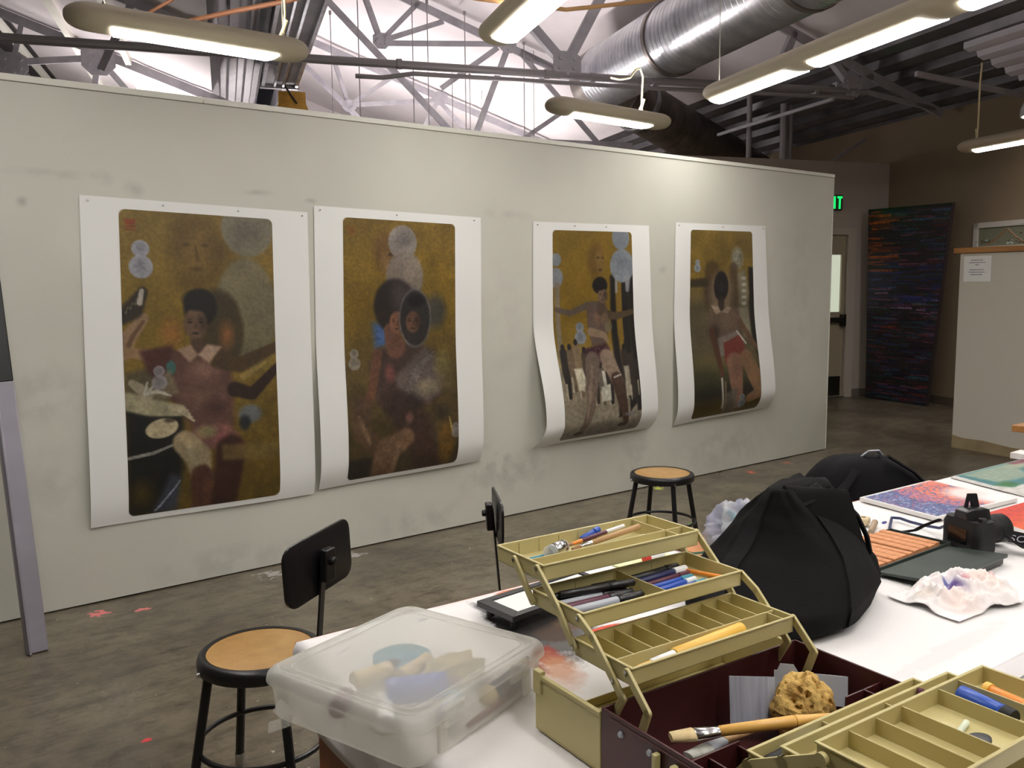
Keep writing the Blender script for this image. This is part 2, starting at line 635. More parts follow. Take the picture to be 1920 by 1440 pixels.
tag(s.build('threshold', MAT['chrome'], door), kind='structure')

# exit sign
t = thing('exit_sign', 'green lit exit sign on the corner wall above the door', 'exit sign', F(-0.845, DW - 0.055, 2.42), AANG)
s = MB()
s.span((-0.165, 0.0, 0.0), (0.165, 0.05, 0.195))
s.build('sign_housing', M('sign_housing', (70, 68, 64), 0.5), t, bevel=0.006)
s = MB()
def bars(segs):
    for x0, z0, x1, z1 in segs:
        s.span((x0, -0.004, z0), (x1, -0.0005, z1))
X = lambda k: -0.145 + k * 0.0775
x = X(0); bars([(x, .02, x + .02, .175), (x + .02, .155, x + .058, .175), (x + .02, .088, x + .052, .108), (x + .02, .02, x + .058, .04)])
x = X(1)
for q, r in (((x, .02), (x + .06, .175)), ((x + .06, .02), (x, .175))):
    s.bar((q[0], -.002, q[1]), (r[0], -.002, r[1]), 0.02, 0.003, up=(0, 1, 0))
x = X(2); bars([(x + .018, .02, x + .042, .175)])
x = X(3); bars([(x - .006, .151, x + .066, .175), (x + .018, .02, x + .042, .151)])
s.build('lettering', emission('exit_green', (20, 240, 90), 1.4), t)

# high window with white casing in the right wall
wn = thing('window_1', None, None, F(0.08, 7.55, 1.86), 0)
wn.rotation_euler = (0, 0, BANG)
tag(wn, kind='structure')
s = MB()
for a, b in (((-1.0, 0, -0.0), (0.65, 0.03, 0.04)), ((-1.0, 0, 0.25), (0.65, 0.03, 0.31)), ((0.59, 0, 0.0), (0.65, 0.03, 0.31)), ((-1.0, 0, 0), (-0.94, 0.03, 0.31))):
    s.span(a, b)
tag(s.build('window_frame', M('casing_paint', (196, 190, 180), 0.5), wn), kind='structure')
s = MB()
s.span((-0.94, 0.004, 0.04), (0.59, 0.008, 0.25))
tag(s.build('window_pane', M('dusky_pane', (128, 128, 108), 0.15), wn), kind='structure')

# ------------------------------------------------------------------ roof: two saw-tooth bays, each falling to the right
def corrugated(a0, a1, zf, b0, b1, pitch, depth, crown=0.5):
    s = MB()
    n = max(1, int(round((a1 - a0) / pitch)))
    p = (a1 - a0) / n
    pts = []
    for k in range(n):
        for fr, dz in ((0.0, 0), (crown * 0.85, 0), (crown * 0.85 + 0.1, depth), (0.9, depth)):
            a = a0 + (k + fr) * p
            pts.append((a, zf(a) + dz))
    pts.append((a1, zf(a1)))
    top = [(a, zf(a) + depth + 0.05) for a, z in reversed(pts)]
    ring = lambda b: [F(a, b, z) for a, z in pts + top]
    s.loft([ring(b0), ring(b1)])
    return s

struct('ceiling_lining', corrugated(-7.3, -1.6, lambda a: ROOF_R(a) + 0.03, -7, 21.5, 0.9, 0.012, 0.9), MAT['white_roof'])
struct('ceiling_deck', corrugated(-1.6, 0.1, lambda a: ROOF_R(a) + 0.03, -7, 21.5, 0.30, 0.075), MAT['deck'])
struct('ceiling_lining_left', corrugated(-16, -10.75, lambda a: ROOF_L(a) + 0.03, -7, 21.5, 0.6, 0.05), MAT['deck_dark'])
struct('ceiling_panel', corrugated(-10.75, -8.3, lambda a: ROOF_L(a) + 0.03, -7, 21.5, 0.95, 0.01, 0.9), MAT['white_roof'])
struct('ceiling_valley', corrugated(-8.3, -7.66, lambda a: 4.08 + (a + 8.3) * 0.45, -7, 21.5, 0.21, 0.05), MAT['deck'])
struct('ceiling_sheet', corrugated(-1.0, -0.25, lambda a: ROOF_R(a) - 0.03, 4.6, 7.4, 0.19, 0.045), M('pale_sheet', (214, 212, 220), 0.45))
s = MB()
s.loft([[F(-7.36, b, 4.3), F(-7.30, b, 4.3), F(-7.30, b, 6.35), F(-7.36, b, 6.35)] for b in (-7, 21.5)])
struct('wall_clerestory', s, M('clerestory_panel', (168, 164, 170), 0.6, var=(2, (140, 137, 142), .7, (14, 14, .2))))

# white purlins under the left bay
for k, a in enumerate((-9.3, -9.95, -10.9)):
    s = MB()
    z = ROOF_L(a) - 0.02
    s.bar(F(a, 3, z), F(a, 21, z), 0.07, 0.09)
    o = s.build('roof_purlin', MAT['cap'])
    tag(o, ('white roof purlin running beside the pale ceiling panel, nearest the valley', 'white roof purlin second from the valley under the left bay',
            'white roof purlin furthest left under the dark deck')[k], 'purlin', 'white purlins under the left roof bay')

# steel trusses: (a, z) nodes in the plane of each truss
def truss(b, label, members, gussets, group='roof trusses', w=0.085):
    o = F(members[0][0][0], b, members[0][0][1])
    t = thing('roof_truss', label, 'roof truss', o, 0, group)
    for k, (p, q, wd, nm) in enumerate(members):
        s = MB()
        P, Q = F(p[0], b, p[1]) - o, F(q[0], b, q[1]) - o
        bd = Vector((0.339, 0.9408, 0))
        perp = (Q - P).normalized().cross(bd)
        s.bar(P, Q, wd * w / 0.085, 0.03, up=bd)             # flange seen from the side
        s.bar(P + perp * wd * 0.38 + bd * 0.03, Q + perp * wd * 0.38 + bd * 0.03, 0.02, 0.07, up=bd)
        s.build(nm, MAT['steel'], t)
    for g in gussets:
        a, z, r = g
        s = MB()
        c = F(a, b, z) - o
        ad = Vector((0.9408, -0.339, 0))
        bd = Vector((0.339, 0.9408, 0))
        poly = [(-1, -.45), (-.45, -1), (.45, -1), (1, -.45), (1, .45), (.5, .8), (-.5, .8), (-1, .45)]
        s.loft([[c + ad * x * r + Vector((0, 0, 1)) * y * r + bd * d for x, y in poly] for d in (-0.028, -0.018)])
        for x, y in ((-.55, -.3), (.5, -.3), (-.5, .35), (.55, .3), (0, -.65)):
            q = c + ad * x * r + Vector((0, 0, 1)) * y * r
            s.cyl(q - bd * 0.045, q - bd * 0.02, 0.022, 6)
        s.build('gusset_plate', MAT['steel'], t)
    return t

C_, WB = 'top_chord', 'web_member'
truss(12.6, 'grey steel roof truss nearer of the two against the white roof lining',
      [((-7.3, 6.07), (-0.1, 3.46), .11, C_), ((-7.25, 5.85), (-4.98, 3.62), .09, WB), ((-6.04, 4.89), (-6.3, 5.62), .07, WB),
       ((-6.04, 4.89), (-5.5, 5.45), .07, WB), ((-6.04, 4.89), (-5.15, 5.22), .07, WB), ((-6.04, 4.86), (-4.2, 4.98), .075, WB),
       ((-4.2, 4.92), (-4.72, 3.62), .085, WB), ((-4.35, 4.92), (-5.2, 4.3), .075, WB), ((-4.0, 4.87), (-2.74, 3.6), .075, WB),
       ((-4.0, 4.9), (-3.3, 4.6), .07, WB), ((-5.0, 3.62), (-2.2, 3.62), .08, 'bottom_chord'), ((-3.95, 3.66), (-2.9, 4.36), .06, WB)],
      [(-6.04, 4.9, .12), (-4.2, 4.98, .13), (-3.29, 4.66, .13), (-4.85, 3.66, .12)])
truss(16.4, 'grey steel roof truss farther of the two against the white roof lining',
      [((-7.2, 6.03), (-0.1, 3.46), .12, C_), ((-6.85, 5.5), (-5.3, 4.05), .09, WB), ((-5.98, 4.75), (-6.25, 5.6), .07, WB),
       ((-5.98, 4.75), (-5.1, 5.35), .08, WB), ((-5.98, 4.75), (-4.34, 4.93), .08, WB), ((-4.34, 4.93), (-4.9, 3.9), .08, WB),
       ((-4.34, 4.93), (-3.2, 3.8), .08, WB)], [(-5.98, 4.75, .12), (-4.3, 4.97, .14)])
truss(8.6, 'dark steel roof truss over the right side beside the long double lamp',
      [((-3.1, 4.57), (-0.1, 3.47), .10, C_), ((-1.39, 3.74), (-1.75, 4.08), .07, WB), ((-1.39, 3.74), (-1.1, 3.84), .07, WB),
       ((-2.4, 3.72), (-2.15, 4.25), .08, WB), ((-1.6, 3.72), (-0.2, 3.52), .05, WB), ((-4.86, 3.72), (-5.75, 4.6), .09, WB), ((-4.86, 3.72), (-4.15, 5.0), .10, WB)], [(-1.39, 3.72, .13), (-4.86, 3.73, .15)])
truss(12.6, 'pale grey roof truss at far left behind the lamp, its gussets bolted',
      [((-12.2, 5.42), (-7.75, 3.80), .11, C_), ((-10.62, 4.3), (-9.65, 4.42), .08, WB), ((-10.62, 4.3), (-11.4, 5.0), .08, WB), ((-10.62, 4.3), (-10.0, 3.6), .08, WB),
       ((-9.65, 4.42), (-9.8, 3.6), .07, WB), ((-9.65, 4.42), (-9.1, 3.75), .07, WB), ((-10.62, 4.3), (-10.5, 4.75), .06, WB)],
      [(-10.62, 4.28, .17), (-9.65, 4.40, .2)])
truss(9.6, 'dark sloping truss chord above the left lamp, nearest the valley girder',
      [((-9.6, 4.50), (-7.62, 3.80), .11, C_), ((-9.3, 3.62), (-9.0, 4.24), .07, WB)], [])

# valley girder: long folded-metal box with lengthwise ribs, and the amber pad hung under its end
t = thing('valley_girder', 'long galvanised box girder running away along the roof valley', 'girder', F(-7.42, 10, 4.2), BANG)
s = MB()
s.span((-8, -0.20, 0.0), (2.6, 0.23, 0.42))
s.build('girder_box', MAT['deck_dark'], t)
for y, r in ((-0.20, .02), (-0.03, .014), (0.08, .012), (0.23, .02)):
    s = MB()
    s.span((-8, y - r, -0.025), (2.6, y + r, 0.004))
    s.build('girder_rib', MAT['galv'], t)
s = MB()
s.span((2.55, -0.24, -0.04), (2.62, 0.27, 0.03))
s.build('end_flange', MAT['pipe'], t)
t = thing('amber_pad', 'amber yellow padded block hanging below the end of the valley girder', 'pad', F(-7.28, 12.55, 3.62), BANG)
s = MB()
s.loft([[(x * 0.06, y, z) for x, y in rrect(2, 2 * w, min(.5, w * .9), 3)] for z, w in ((0, .20), (0.06, .225), (0.2, .225), (.30, .20), (.34, .18), (.50, .175))])
s.build('pad_body', MAT['amber'], t, sharp=60)
s = MB()
s.tube([(-.09, .12, .60), (-.075, .05, .5), (-.07, -.06, .34)], .012, 6)
s.build('strap', MAT['black'], t)

# services: the long pipe across the bay and a thinner conduit under it
s = MB()
s.tube([F(-10.6, 8.6, 3.61), F(-7.3, 8.6, 3.61), F(-4, 8.6, 3.62), F(-1.2, 8.6, 3.66)], .04, 10)
for a in (-6.6, -5.1, -4.6, -3.9, -2.6, -1.9):
    s.cyl(F(a, 8.6, 3.615), F(a + .05, 8.6, 3.617), .05, 10)
tag(s.build('service_pipe', MAT['pipe'], org=F(-6, 8.6, 3.63)), 'thick grey pipe crossing the whole ceiling above the partition', 'pipe')
s = MB()
s.tube([F(-7.0, 8.55, 3.47), F(-6.75, 8.55, 3.47), F(-6.45, 8.55, 3.525), F(-4, 8.55, 3.535), F(-1.4, 8.55, 3.575)], .022, 8)
tag(s.build('conduit', MAT['pipe'], org=F(-6, 8.55, 3.54)), 'thin conduit hung just under the thick ceiling pipe', 'conduit')
s = MB()
s.tube([F(-2.02, 8.1, 3.44), F(-2.02, 10.4, 3.44)], .022, 8)
tag(s.build('conduit', MAT['steel'], org=F(-2.02, 8, 3.44)), 'thin conduit under the dark deck on the right, running away to the corner wall', 'conduit')
for k, (a, z1, r) in enumerate(((-1.62, 4.06, .035), (-1.09, 3.86, .05), (-.985, 3.85, .03))):
    s = MB()
    s.cyl(F(a, 10.3, 0), F(a, 10.3, z1), r, 10)
    tag(s.build('vertical_pipe', MAT['pipe'], org=F(a, 10.3, 0)), ('upright pipe behind the corner wall, standing alone at left', 'thicker upright pipe behind the corner wall, of the pair', 'thinner upright pipe behind the corner wall, of the pair')[k], 'pipe', 'upright pipes behind the corner wall')
s = MB()
s.bar(F(-0.02, 10.0, 3.40), F(-0.73, 10.0, 3.0), .03, .03)
tag(s.build('diagonal_brace', MAT['steel'], org=F(-0.73, 10.0, 3.0)), 'thin diagonal steel brace above the corner wall', 'brace')
s = MB()
s.tube([F(-8.2, 13.5, 3.5), F(-1.3, 13.5, 3.5)], .16, 14)
tag(s.build('far_duct', MAT['white_roof'], org=F(-4, 13.9, 3.55)), 'long pale horizontal duct low behind the far trusses', 'duct')
s = MB()
s.bar(F(-1.488, 7.5, 3.60), F(-0.1, 7.5, 3.47), .045, .05)
tag(s.build('steel_channel', MAT['steel'], org=F(-1, 7.5, 3.6)), 'pale steel channel under the deck carrying the cord of the right lamp', 'channel')

# round ducts
def duct_mesh(p, q, r, rib, step):
    s = MB()
    p, q = Vector(p), Vector(q)
    L = (q - p).length
    n = int(L / step)
    path, rad = [], []
    for k in range(n):
        for fr, dr in ((0, 0), (.86, 0), (.90, rib), (.96, rib)):
            path.append(p.lerp(q, (k + fr) / n))
            rad.append(r + dr)
    path.append(q)
    rad.append(r)
    s.tube(path, rad, 72)
    return s
t = thing('air_duct', 'big shiny spiral duct running out overhead from the elbow', 'air duct', F(-3.7, 10.35, 4.04), 0)
o = t.location
s = duct_mesh(F(-3.7, 1.0, 4.04) - o, F(-3.7, 10.2, 4.04) - o, .37, .0022, .085)
s.build('duct_barrel', MAT['galv'], t, sharp=7)
for b in (6.2, 8.45):
    s = MB()
    s.tube([F(-3.7, b, 4.04) - o, F(-3.7, b + .06, 4.04) - o], .385, 36)
    s.build('joint_band', MAT['galv_dull'], t)
t = thing('air_duct', 'dull brown-grey duct branch slanting down to the right from the elbow', 'air duct', F(-3.6, 10.5, 4.0), 0)
o = t.location
s = duct_mesh(F(-3.35, 10.62, 3.93) - o, F(-0.35, 12.1, 3.17) - o, .33, .002, .12)
s.build('duct_barrel', MAT['galv_dull'], t, sharp=7)
s = MB()
s.tube([F(-3.7, 10.2, 4.04) - o, F(-3.7, 10.45, 4.04) - o, F(-3.62, 10.6, 4.01) - o, F(-3.45, 10.66, 3.96) - o, F(-3.2, 10.7, 3.9) - o], [.375, .375, .37, .36, .345], 36)
s.build('elbow', MAT['galv_dull'], t, sharp=50)
s = MB()
s.tube([F(-3.02, 10.78, 3.845) - o, F(-2.96, 10.81, 3.83) - o], .35, 36)
s.build('joint_band', MAT['galv'], t)

# hanging threaded rods in front of the white lining
rods = [(-5.66, 12.3, 3.2, 5.5), (-5.45, 12.3, 3.2, 5.4), (-4.05, 12.3, 3.2, 4.95), (-4.55, 14.5, 3.3, 5.1), (-4.25, 14.5, 3.3, 5.0), (-6.5, 14.5, 3.4, 5.8), (-6.4, 12.3, 3.4, 5.8), (-5.0, 12.0, 3.3, 5.2)]
proto = None
for k, (a, b, z0, z1) in enumerate(rods):
    if proto is None:
        s = MB()
        s.cyl((0, 0, 0), (0, 0, 2.0), .007, 6)
        s.cyl((0, 0, 1.95), (0, 0, 2.0), .02, 6)
        proto = s.build('hanger_rod', MAT['pipe'])
        o = proto
    else:
        o = proto.copy()
        COL.objects.link(o)
    o.location = F(a, b, z0)
    o.scale = (1, 1, (z1 - z0) / 2.0)
    tag(o, 'thin hanger rod dropping from the white roof lining behind the partition', 'rod', 'thin hanger rods under the white lining')

# orange and peach air hoses looping between the lamps
s = MB()
s.tube([(1.60, 5.86, 3.05), (1.673, 5.815, 3.177), (1.81, 5.72, 3.266), (1.94, 5.64, 3.37)], .011, 8)
tag(s.build('orange_cable', MAT['orange'], org=(1.673, 5.815, 3.177)), 'short orange cable rising from behind the left lamp', 'cable')
s = MB()
s.tube([(1.70, 5.78, 3.05), (1.864, 5.66, 3.132), (2.12, 5.46, 3.196), (2.377, 5.28, 3.256), (2.52, 5.18, 3.30)], .015, 8)
tag(s.build('orange_cable', MAT['orange'], org=(1.864, 5.66, 3.132)), 'long orange cable slanting up to the girder above the left lamp', 'cable')
s = MB()
s.tube([(2.60, 3.93, 3.0), (2.757, 3.799, 2.963), (2.971, 3.629, 2.929), (3.098, 3.527, 2.906), (3.229, 3.428, 2.921), (3.436, 3.272, 2.948), (3.6, 3.1, 2.99)], .011, 8)
tag(s.build('peach_hose', MAT['peach'], org=(3.098, 3.527, 2.906)), 'peach coloured hose sagging across the top near the middle lamp', 'hose')


# ------------------------------------------------------------------ pendant fluorescent lamps
def lamp(name, label, loc, rz, L, lenses, cables, group='pendant fluorescent lamps', cordpath=None, wide=.125, cordmat='cord', slot='uplens'):
    """loc = middle of the lamp, local x along it; cables = [(x, top z)]"""
    t = thing(name, label, 'ceiling lamp', loc, rz, group)
    s = MB()
    rings = []
    e = min(.16, L * .1)
    xs = [-L / 2 + e * (1 - math.cos(math.pi / 2 * k / 7)) for k in range(8)]
    xs = xs + [-x for x in reversed(xs)]
    for x in xs:
        d = max(0.0, abs(x) - (L / 2 - e)) / e
        w = max(.006, wide * math.sqrt(max(0, 1 - d * d)))
        h = .066 * (0.15 + 0.85 * math.sqrt(max(0, 1 - d * d)))
        ring = []
        for k in range(20):
            a = 2 * math.pi * k / 20
            zz = math.sin(a)
            ring.append((x, w * math.cos(a), h * zz))
        rings.append(ring)
    s.loft(rings)
    s.build('lamp_housing', MAT['lamp'], t, sharp=60)
    for x0, x1 in lenses:
        s = MB()
        hw = wide * 0.6
        pts = [(x0 + .05, -hw), (x1 - .05, -hw), (x1, hw), (x0, hw)]
        pts = [(x0 + .045, hw), (x0, -hw), (x1, -hw), (x1 - .045, hw)]
        n = 9
        low, up = [], []
        for k in range(n):
            f = k / (n - 1)
            y = hw - 2 * hw * f
            z = -.066 * math.sqrt(1 - (y / wide) ** 2)
            xa = x0 + .045 * (1 - f)
            xb = x1 - .045 * (1 - f)
            low.append([(xa, y, z - .006), (xb, y, z - .006), (xb, y, z + .01), (xa, y, z + .01)])
        s.loft(low)
        s.build('lens', MAT['lens'], t, sharp=50)
        if slot is None:
            continue
        s = MB()
        s.loft([[(xx, y, .066 * math.sqrt(1 - (y / wide) ** 2) + dz) for y, dz in ((-.03, .0), (-.03, .0012), (-.015, .0012), (0, .0012), (.015, .0012), (.03, .0012), (.03, 0))] for xx in (x0 + .03, x1 - .03)])
        s.build('top_slot', MAT[slot], t)
    for x, z in cables:
        s = MB()
        s.cyl((x, 0, .04), (x, 0, z - loc[2]), .0035, 6)
        s.cyl((x, 0, .05), (x, 0, .085), .014, 8, .008)
        s.build('suspension_wire', MAT['wire'], t)
    if cordpath:
        s = MB()
        s.tube(cordpath, .008, 8)
        s.tube([(cordpath[0][0] - .02, .02, .05), (cordpath[0][0], 0, .1), (cordpath[0][0] + .02, -.01, .16)], .011, 8)
        s.build('power_cord', MAT[cordmat], t)
    return t

lamp('ceiling_lamp', 'oval-ended lamp at top left, lit, hung behind the partition', (1.656, 4.87, 2.85), 0.012, 1.28, [(-.44, .44)], [(-.45, 4.2), (.5, 4.3)],
     cordpath=[(.50, 0, .06), (.515, 0, .2), (.51, 0, .6), (.51, 0, 1.3)], slot='uplens_mid')
lamp('ceiling_lamp', 'small lamp with a cream looped cord in front of the duct elbow', (5.03, 5.185, 2.85), 0.04, 1.34, [(-.48, .42)], [],
     cordpath=[(.36, 0, .06), (.365, 0, .2), (.375, 0, .34), (.34, 0, .40), (.29, 0, .385), (.22, 0, .31), (.1, 0, .28), (0, .0, .28)], slot='uplens_mid')
bl = lambda x, y, L: (x - .339 * L / 2, y - .9408 * L / 2, 2.85)
lamp('ceiling_lamp', 'wide lamp at top centre cut by the picture edge', bl(2.99, 4.0, 2.6), BANG, 2.6, [(.17, 1.13), (-1.13, -.17)], [(1.15, 5.9), (-1.15, 5.9)])
lamp('ceiling_lamp', 'long lamp on the right with two lit lenses in view', bl(5.14, 4.28, 4.0), BANG, 4.0, [(.96, 1.93), (-.14, .83), (-1.3, -.3)], [(1.88, 5.2), (-.2, 5.4)])
lamp('ceiling_lamp', 'thin lamp at right edge before the brown wall, hung on a white cord', bl(9.23, 4.44, 2.5), BANG, 2.5, [(.15, 1.07), (-1.07, -.15)], [(-1, 3.6)],
     cordpath=[(1.05, 0, .05), (1.04, 0, .2), (1.04, 0, .6), (1.03, 0, .74), (1.0, .03, .78)], slot=None)
for k, (a, b) in enumerate(((-5.0, 10.2), (-5.6, 15.5), (-3.6, 15.6), (-6.9, 16.5), (-9.2, 13.2))):  # added lamps, hidden by the partition, that brighten the white roof
    p = F(a, b, 2.75)
    lamp('ceiling_lamp', 'unseen lamp added low beyond the partition to light the roof', tuple(p), BANG, 2.4, [(.15, 1.07), (-1.07, -.15)], [(-1, 4.0), (1, 4.0)], group='unseen lamps added beyond the partition', slot='uplens_far')
for k, (x, y) in enumerate(((2.3, -.25), (.9, -.2), (3.9, -1.4))):  # added lamps outside the view, there to brighten the tables
    lamp('ceiling_lamp', 'unseen lamp added above the work tables to light them', (x, y, 2.85), BANG, 2.6, [(.17, 1.13), (-1.13, -.17)], [(1.1, 5.2), (-1.1, 5.2)], group='unseen lamps added over the tables')
lamp('ceiling_lamp', 'unseen lamp added to light the left end of the room', (0.35, 2.55, 2.85), BANG, 2.6, [(.17, 1.13), (-1.13, -.17)], [(1.1, 4.2), (-1.1, 4.2)], group='unseen added lamps')  # added outside the view to brighten the left of the partition

# dome reflector lamp at the right edge
t = thing('dome_lamp', 'round white dome lamp glowing at the right edge by the brown wall', 'dome lamp', F(-0.26, 7.05, 3.05), 0)
s = MB()
s.lathe([(.03, .42), (.07, .40), (.17, .33), (.225, .2), (.23, .12), (.215, .12), (.205, .19), (.15, .30), (.03, .38)], 28)
s.build('dome_shade', M('dome_white', (236, 240, 244), 0.3), t)
s = MB()
s.lathe([(.005, .06), (.07, .08), (.11, .15), (.09, .24), (.03, .30)], 20)
s.build('bulb', emission('bulb_glow', (255, 246, 232), 5.0), t)
s = MB()
s.cyl((0, 0, .41), (0, 0, .55), .012, 8)
s.build('stem', MAT['wire'], t)

# ------------------------------------------------------------------ painted sheets
class Art:
    def __init__(s, w, h, bg, asp):
        s.w, s.h, s.asp = w, h, asp
        u = (np.arange(w) + .5) / w
        v = (np.arange(h) + .5) / h
        s.U, s.V = np.meshgrid(u, v)
        s.im = np.ones((h, w, 3)) * np.array(bg, float)
        s.rng = np.random.default_rng(5)
        s.gain = 1.0

    def put(s, mask, col, a=1.0):
        m = np.clip(mask, 0, 1)[..., None] * a
        s.im = s.im * (1 - m) + np.array(col, float) * m
        return s

    def ell(s, cx, cy, rx, ry, col, a=1, soft=.2, rot=0):
        c, n = math.cos(math.radians(rot)), math.sin(math.radians(rot))
        du, dv = s.U - cx, (s.V - cy) * s.asp
        x, y = du * c + dv * n, -du * n + dv * c
        d = np.sqrt((x / rx) ** 2 + (y / (ry * s.asp)) ** 2)
        return s.put((1 - d) / max(soft, .01) + .5 * (soft < .06), col, a)

    def ring(s, cx, cy, rx, ry, col, a=1, wd=.15):
        d = np.sqrt(((s.U - cx) / rx) ** 2 + ((s.V - cy) / ry) ** 2)
        return s.put(1 - np.abs(d - 1) / wd, col, a)

    def poly(s, pts, col, a=1, soft=.01):
        P = np.array(pts, float) * [1, s.asp]
        X, Y = s.U, s.V * s.asp
        ins = np.zeros_like(X, bool)
        dist = np.full_like(X, 9.)
        for i in range(len(P)):
            x0, y0 = P[i]
            x1, y1 = P[(i + 1) % len(P)]
            if y0 != y1:
                cond = ((y0 > Y) != (y1 > Y)) & (X < (x1 - x0) * (Y - y0) / (y1 - y0) + x0)
                ins ^= cond
            L2 = (x1 - x0) ** 2 + (y1 - y0) ** 2 + 1e-9
            t = np.clip(((X - x0) * (x1 - x0) + (Y - y0) * (y1 - y0)) / L2, 0, 1)
            dist = np.minimum(dist, np.hypot(X - x0 - t * (x1 - x0), Y - y0 - t * (y1 - y0)))
        return s.put(.5 + np.where(ins, dist, -dist) / soft, col, a)

    def limb(s, pts, r, col, a=1, soft=.25):
        """tapering stroke through pts (radius per point, in sheet widths)"""
        X, Y = s.U, s.V * s.asp
        best = np.full_like(X, -9.)
        for (p, q, r0, r1) in zip(pts[:-1], pts[1:], r[:-1], r[1:]):
            x0, y0, x1, y1 = p[0], p[1] * s.asp, q[0], q[1] * s.asp
            L2 = (x1 - x0) ** 2 + (y1 - y0) ** 2 + 1e-9
            t = np.clip(((X - x0) * (x1 - x0) + (Y - y0) * (y1 - y0)) / L2, 0, 1)
            d = np.hypot(X - x0 - t * (x1 - x0), Y - y0 - t * (y1 - y0))
            rr = r0 + (r1 - r0) * t
            best = np.maximum(best, (rr - d) / (rr * soft))
        return s.put(best, col, a)

    def noise(s, fx, fy, amt, mono=True, mask=None):
        def up(g):
            yy = np.linspace(0, g.shape[0] - 1.001, s.h)
            xx = np.linspace(0, g.shape[1] - 1.001, s.w)
            y0, x0 = yy.astype(int), xx.astype(int)
            fy_, fx_ = (yy - y0)[:, None], (xx - x0)[None]
            return (g[y0][:, x0] * (1 - fy_) * (1 - fx_) + g[y0 + 1][:, x0] * fy_ * (1 - fx_) + g[y0][:, x0 + 1] * (1 - fy_) * fx_ + g[y0 + 1][:, x0 + 1] * fy_ * fx_)
        n = up(s.rng.uniform(-1, 1, (fy, fx)))[..., None] if mono else np.stack([up(s.rng.uniform(-1, 1, (fy, fx))) for _ in range(3)], -1)
        k = 1.0 if mask is None else np.clip(mask, 0, 1)[..., None]
        s.im = s.im * (1 + amt * n * k)
        return s

    def snow(s, cx, cy, r, col, a=.95, ratio=1.35, gap=1.9):
        """two stacked pale discs, the upper one smaller"""
        dk = [c * .62 for c in col]
        for y, q in ((cy, r), (cy + r * gap / s.asp * 1.02, r * ratio)):
            s.ell(cx, y, q, q / s.asp, col, a, .12)
            s.ell(cx, y - .1 * q / s.asp, q * .75, q * .75 / s.asp, dk, .5 * a, .8)
        return s

    def face(s, cx, cy, r, skin, dark, hair=None, a=1):
        q = r / s.asp
        if hair:
            s.ell(cx, cy - .55 * q, r * 1.3, q * 1.25, hair, a, .2)
        s.ell(cx, cy, r * .85, q * 1.15, skin, a, .2)
        s.ell(cx + r * .5, cy, r * .5, q, dark, .5 * a, .8)
        for dx in (-.36, .34):
            s.ell(cx + dx * r, cy - .12 * q, r * .2, q * .1, dark, .9 * a, .5)
            s.ell(cx + dx * r, cy - .32 * q, r * .24, q * .06, dark, .7 * a, .5)
        s.limb([(cx, cy - .1 * q), (cx + .03 * r, cy + .28 * q)], [r * .05, r * .11], dark, .5 * a, .8)
        s.ell(cx, cy + .62 * q, r * .3, q * .1, dark, .85 * a, .5)
        return s

    def corners(s, r, col):
        X = np.minimum(s.U, 1 - s.U)
        Y = np.minimum(s.V, 1 - s.V) * s.asp
        d = np.where((X < r) & (Y < r), np.hypot(r - X, r - Y) - r, -1)
        return s.put(d / .006 + .5, col)

    def mesh(s, name, surf, mat, parent=None, org=None):
        """one vertex per painted dot; surf(U, V) -> x, y, z arrays"""
        x, y, z = surf(s.U, s.V)
        if org is not None:
            x, y, z = x - org[0], y - org[1], z - org[2]
        co = np.stack([x, y, z], -1).reshape(-1, 3)
        w, h = s.w, s.h
        i = (np.arange(h - 1)[:, None] * w + np.arange(w - 1)[None]).ravel()
        q = np.stack([i, i + w, i + w + 1, i + 1], -1)
        me = bpy.data.meshes.new(name)
        me.from_pydata([], [], [])
        me.vertices.add(len(co))
        me.vertices.foreach_set('co', co.astype(np.float32).ravel())
        me.loops.add(q.size)
        me.loops.foreach_set('vertex_index', q.astype(np.int32).ravel())
        me.polygons.add(len(q))
        me.polygons.foreach_set('loop_start', (np.arange(len(q)) * 4).astype(np.int32))
        me.polygons.foreach_set('use_smooth', np.ones(len(q), bool))
        me.update(calc_edges=True)
        c = np.clip(s.im * s.gain, 0, 255) / 255.
        c = np.where(c <= .04045, c / 12.92, ((c + .055) / 1.055) ** 2.4)
        at = me.color_attributes.new('Col', 'FLOAT_COLOR', 'POINT')
        at.data.foreach_set('color', np.concatenate([c, np.ones((h, w, 1))], -1).astype(np.float32).ravel())
        me.materials.append(mat)
        o = bpy.data.objects.new(name, me)
        COL.objects.link(o)
        if org is not None:
            o.location = org
        if parent:
            o.parent = parent
        return o


GOLD, SNOW, PAPER = (142, 114, 38), (168, 168, 176), (238, 238, 234)
RW, RH = 170, 330

# --- print 1: seated figure with a boy's head, pale gloved hands, two big olive discs
a1 = Art(RW, RH, GOLD, 1.95)
a1.put((.25 - a1.V) * 3, (166, 134, 62), .6).put((a1.V - .55) * 4, (100, 78, 24), .8)
a1.ell(.5, .13, .26, .17, (112, 86, 34), .9, .5).ell(.47, .13, .14, .11, (146, 114, 52), .75, .7)
for dx in (-.06, .06):
    a1.ell(.47 + dx, .105, .035, .01, (84, 62, 26), .9, .8)
a1.ell(.47, .185, .06, .012, (84, 62, 26), .8, .8).limb([(.47, .11), (.48, .155)], [.01, .02], (92, 68, 28), .7, .8)
a1.ell(.82, .04, .19, .105, (142, 134, 112), .95, .12).ell(.8, .33, .23, .2, (138, 128, 96), .95, .12).ell(.82, .04, .15, .08, (112, 106, 92), .6, .9)
a1.ell(.84, .45, .2, .12, (112, 104, 72), .7, .8)
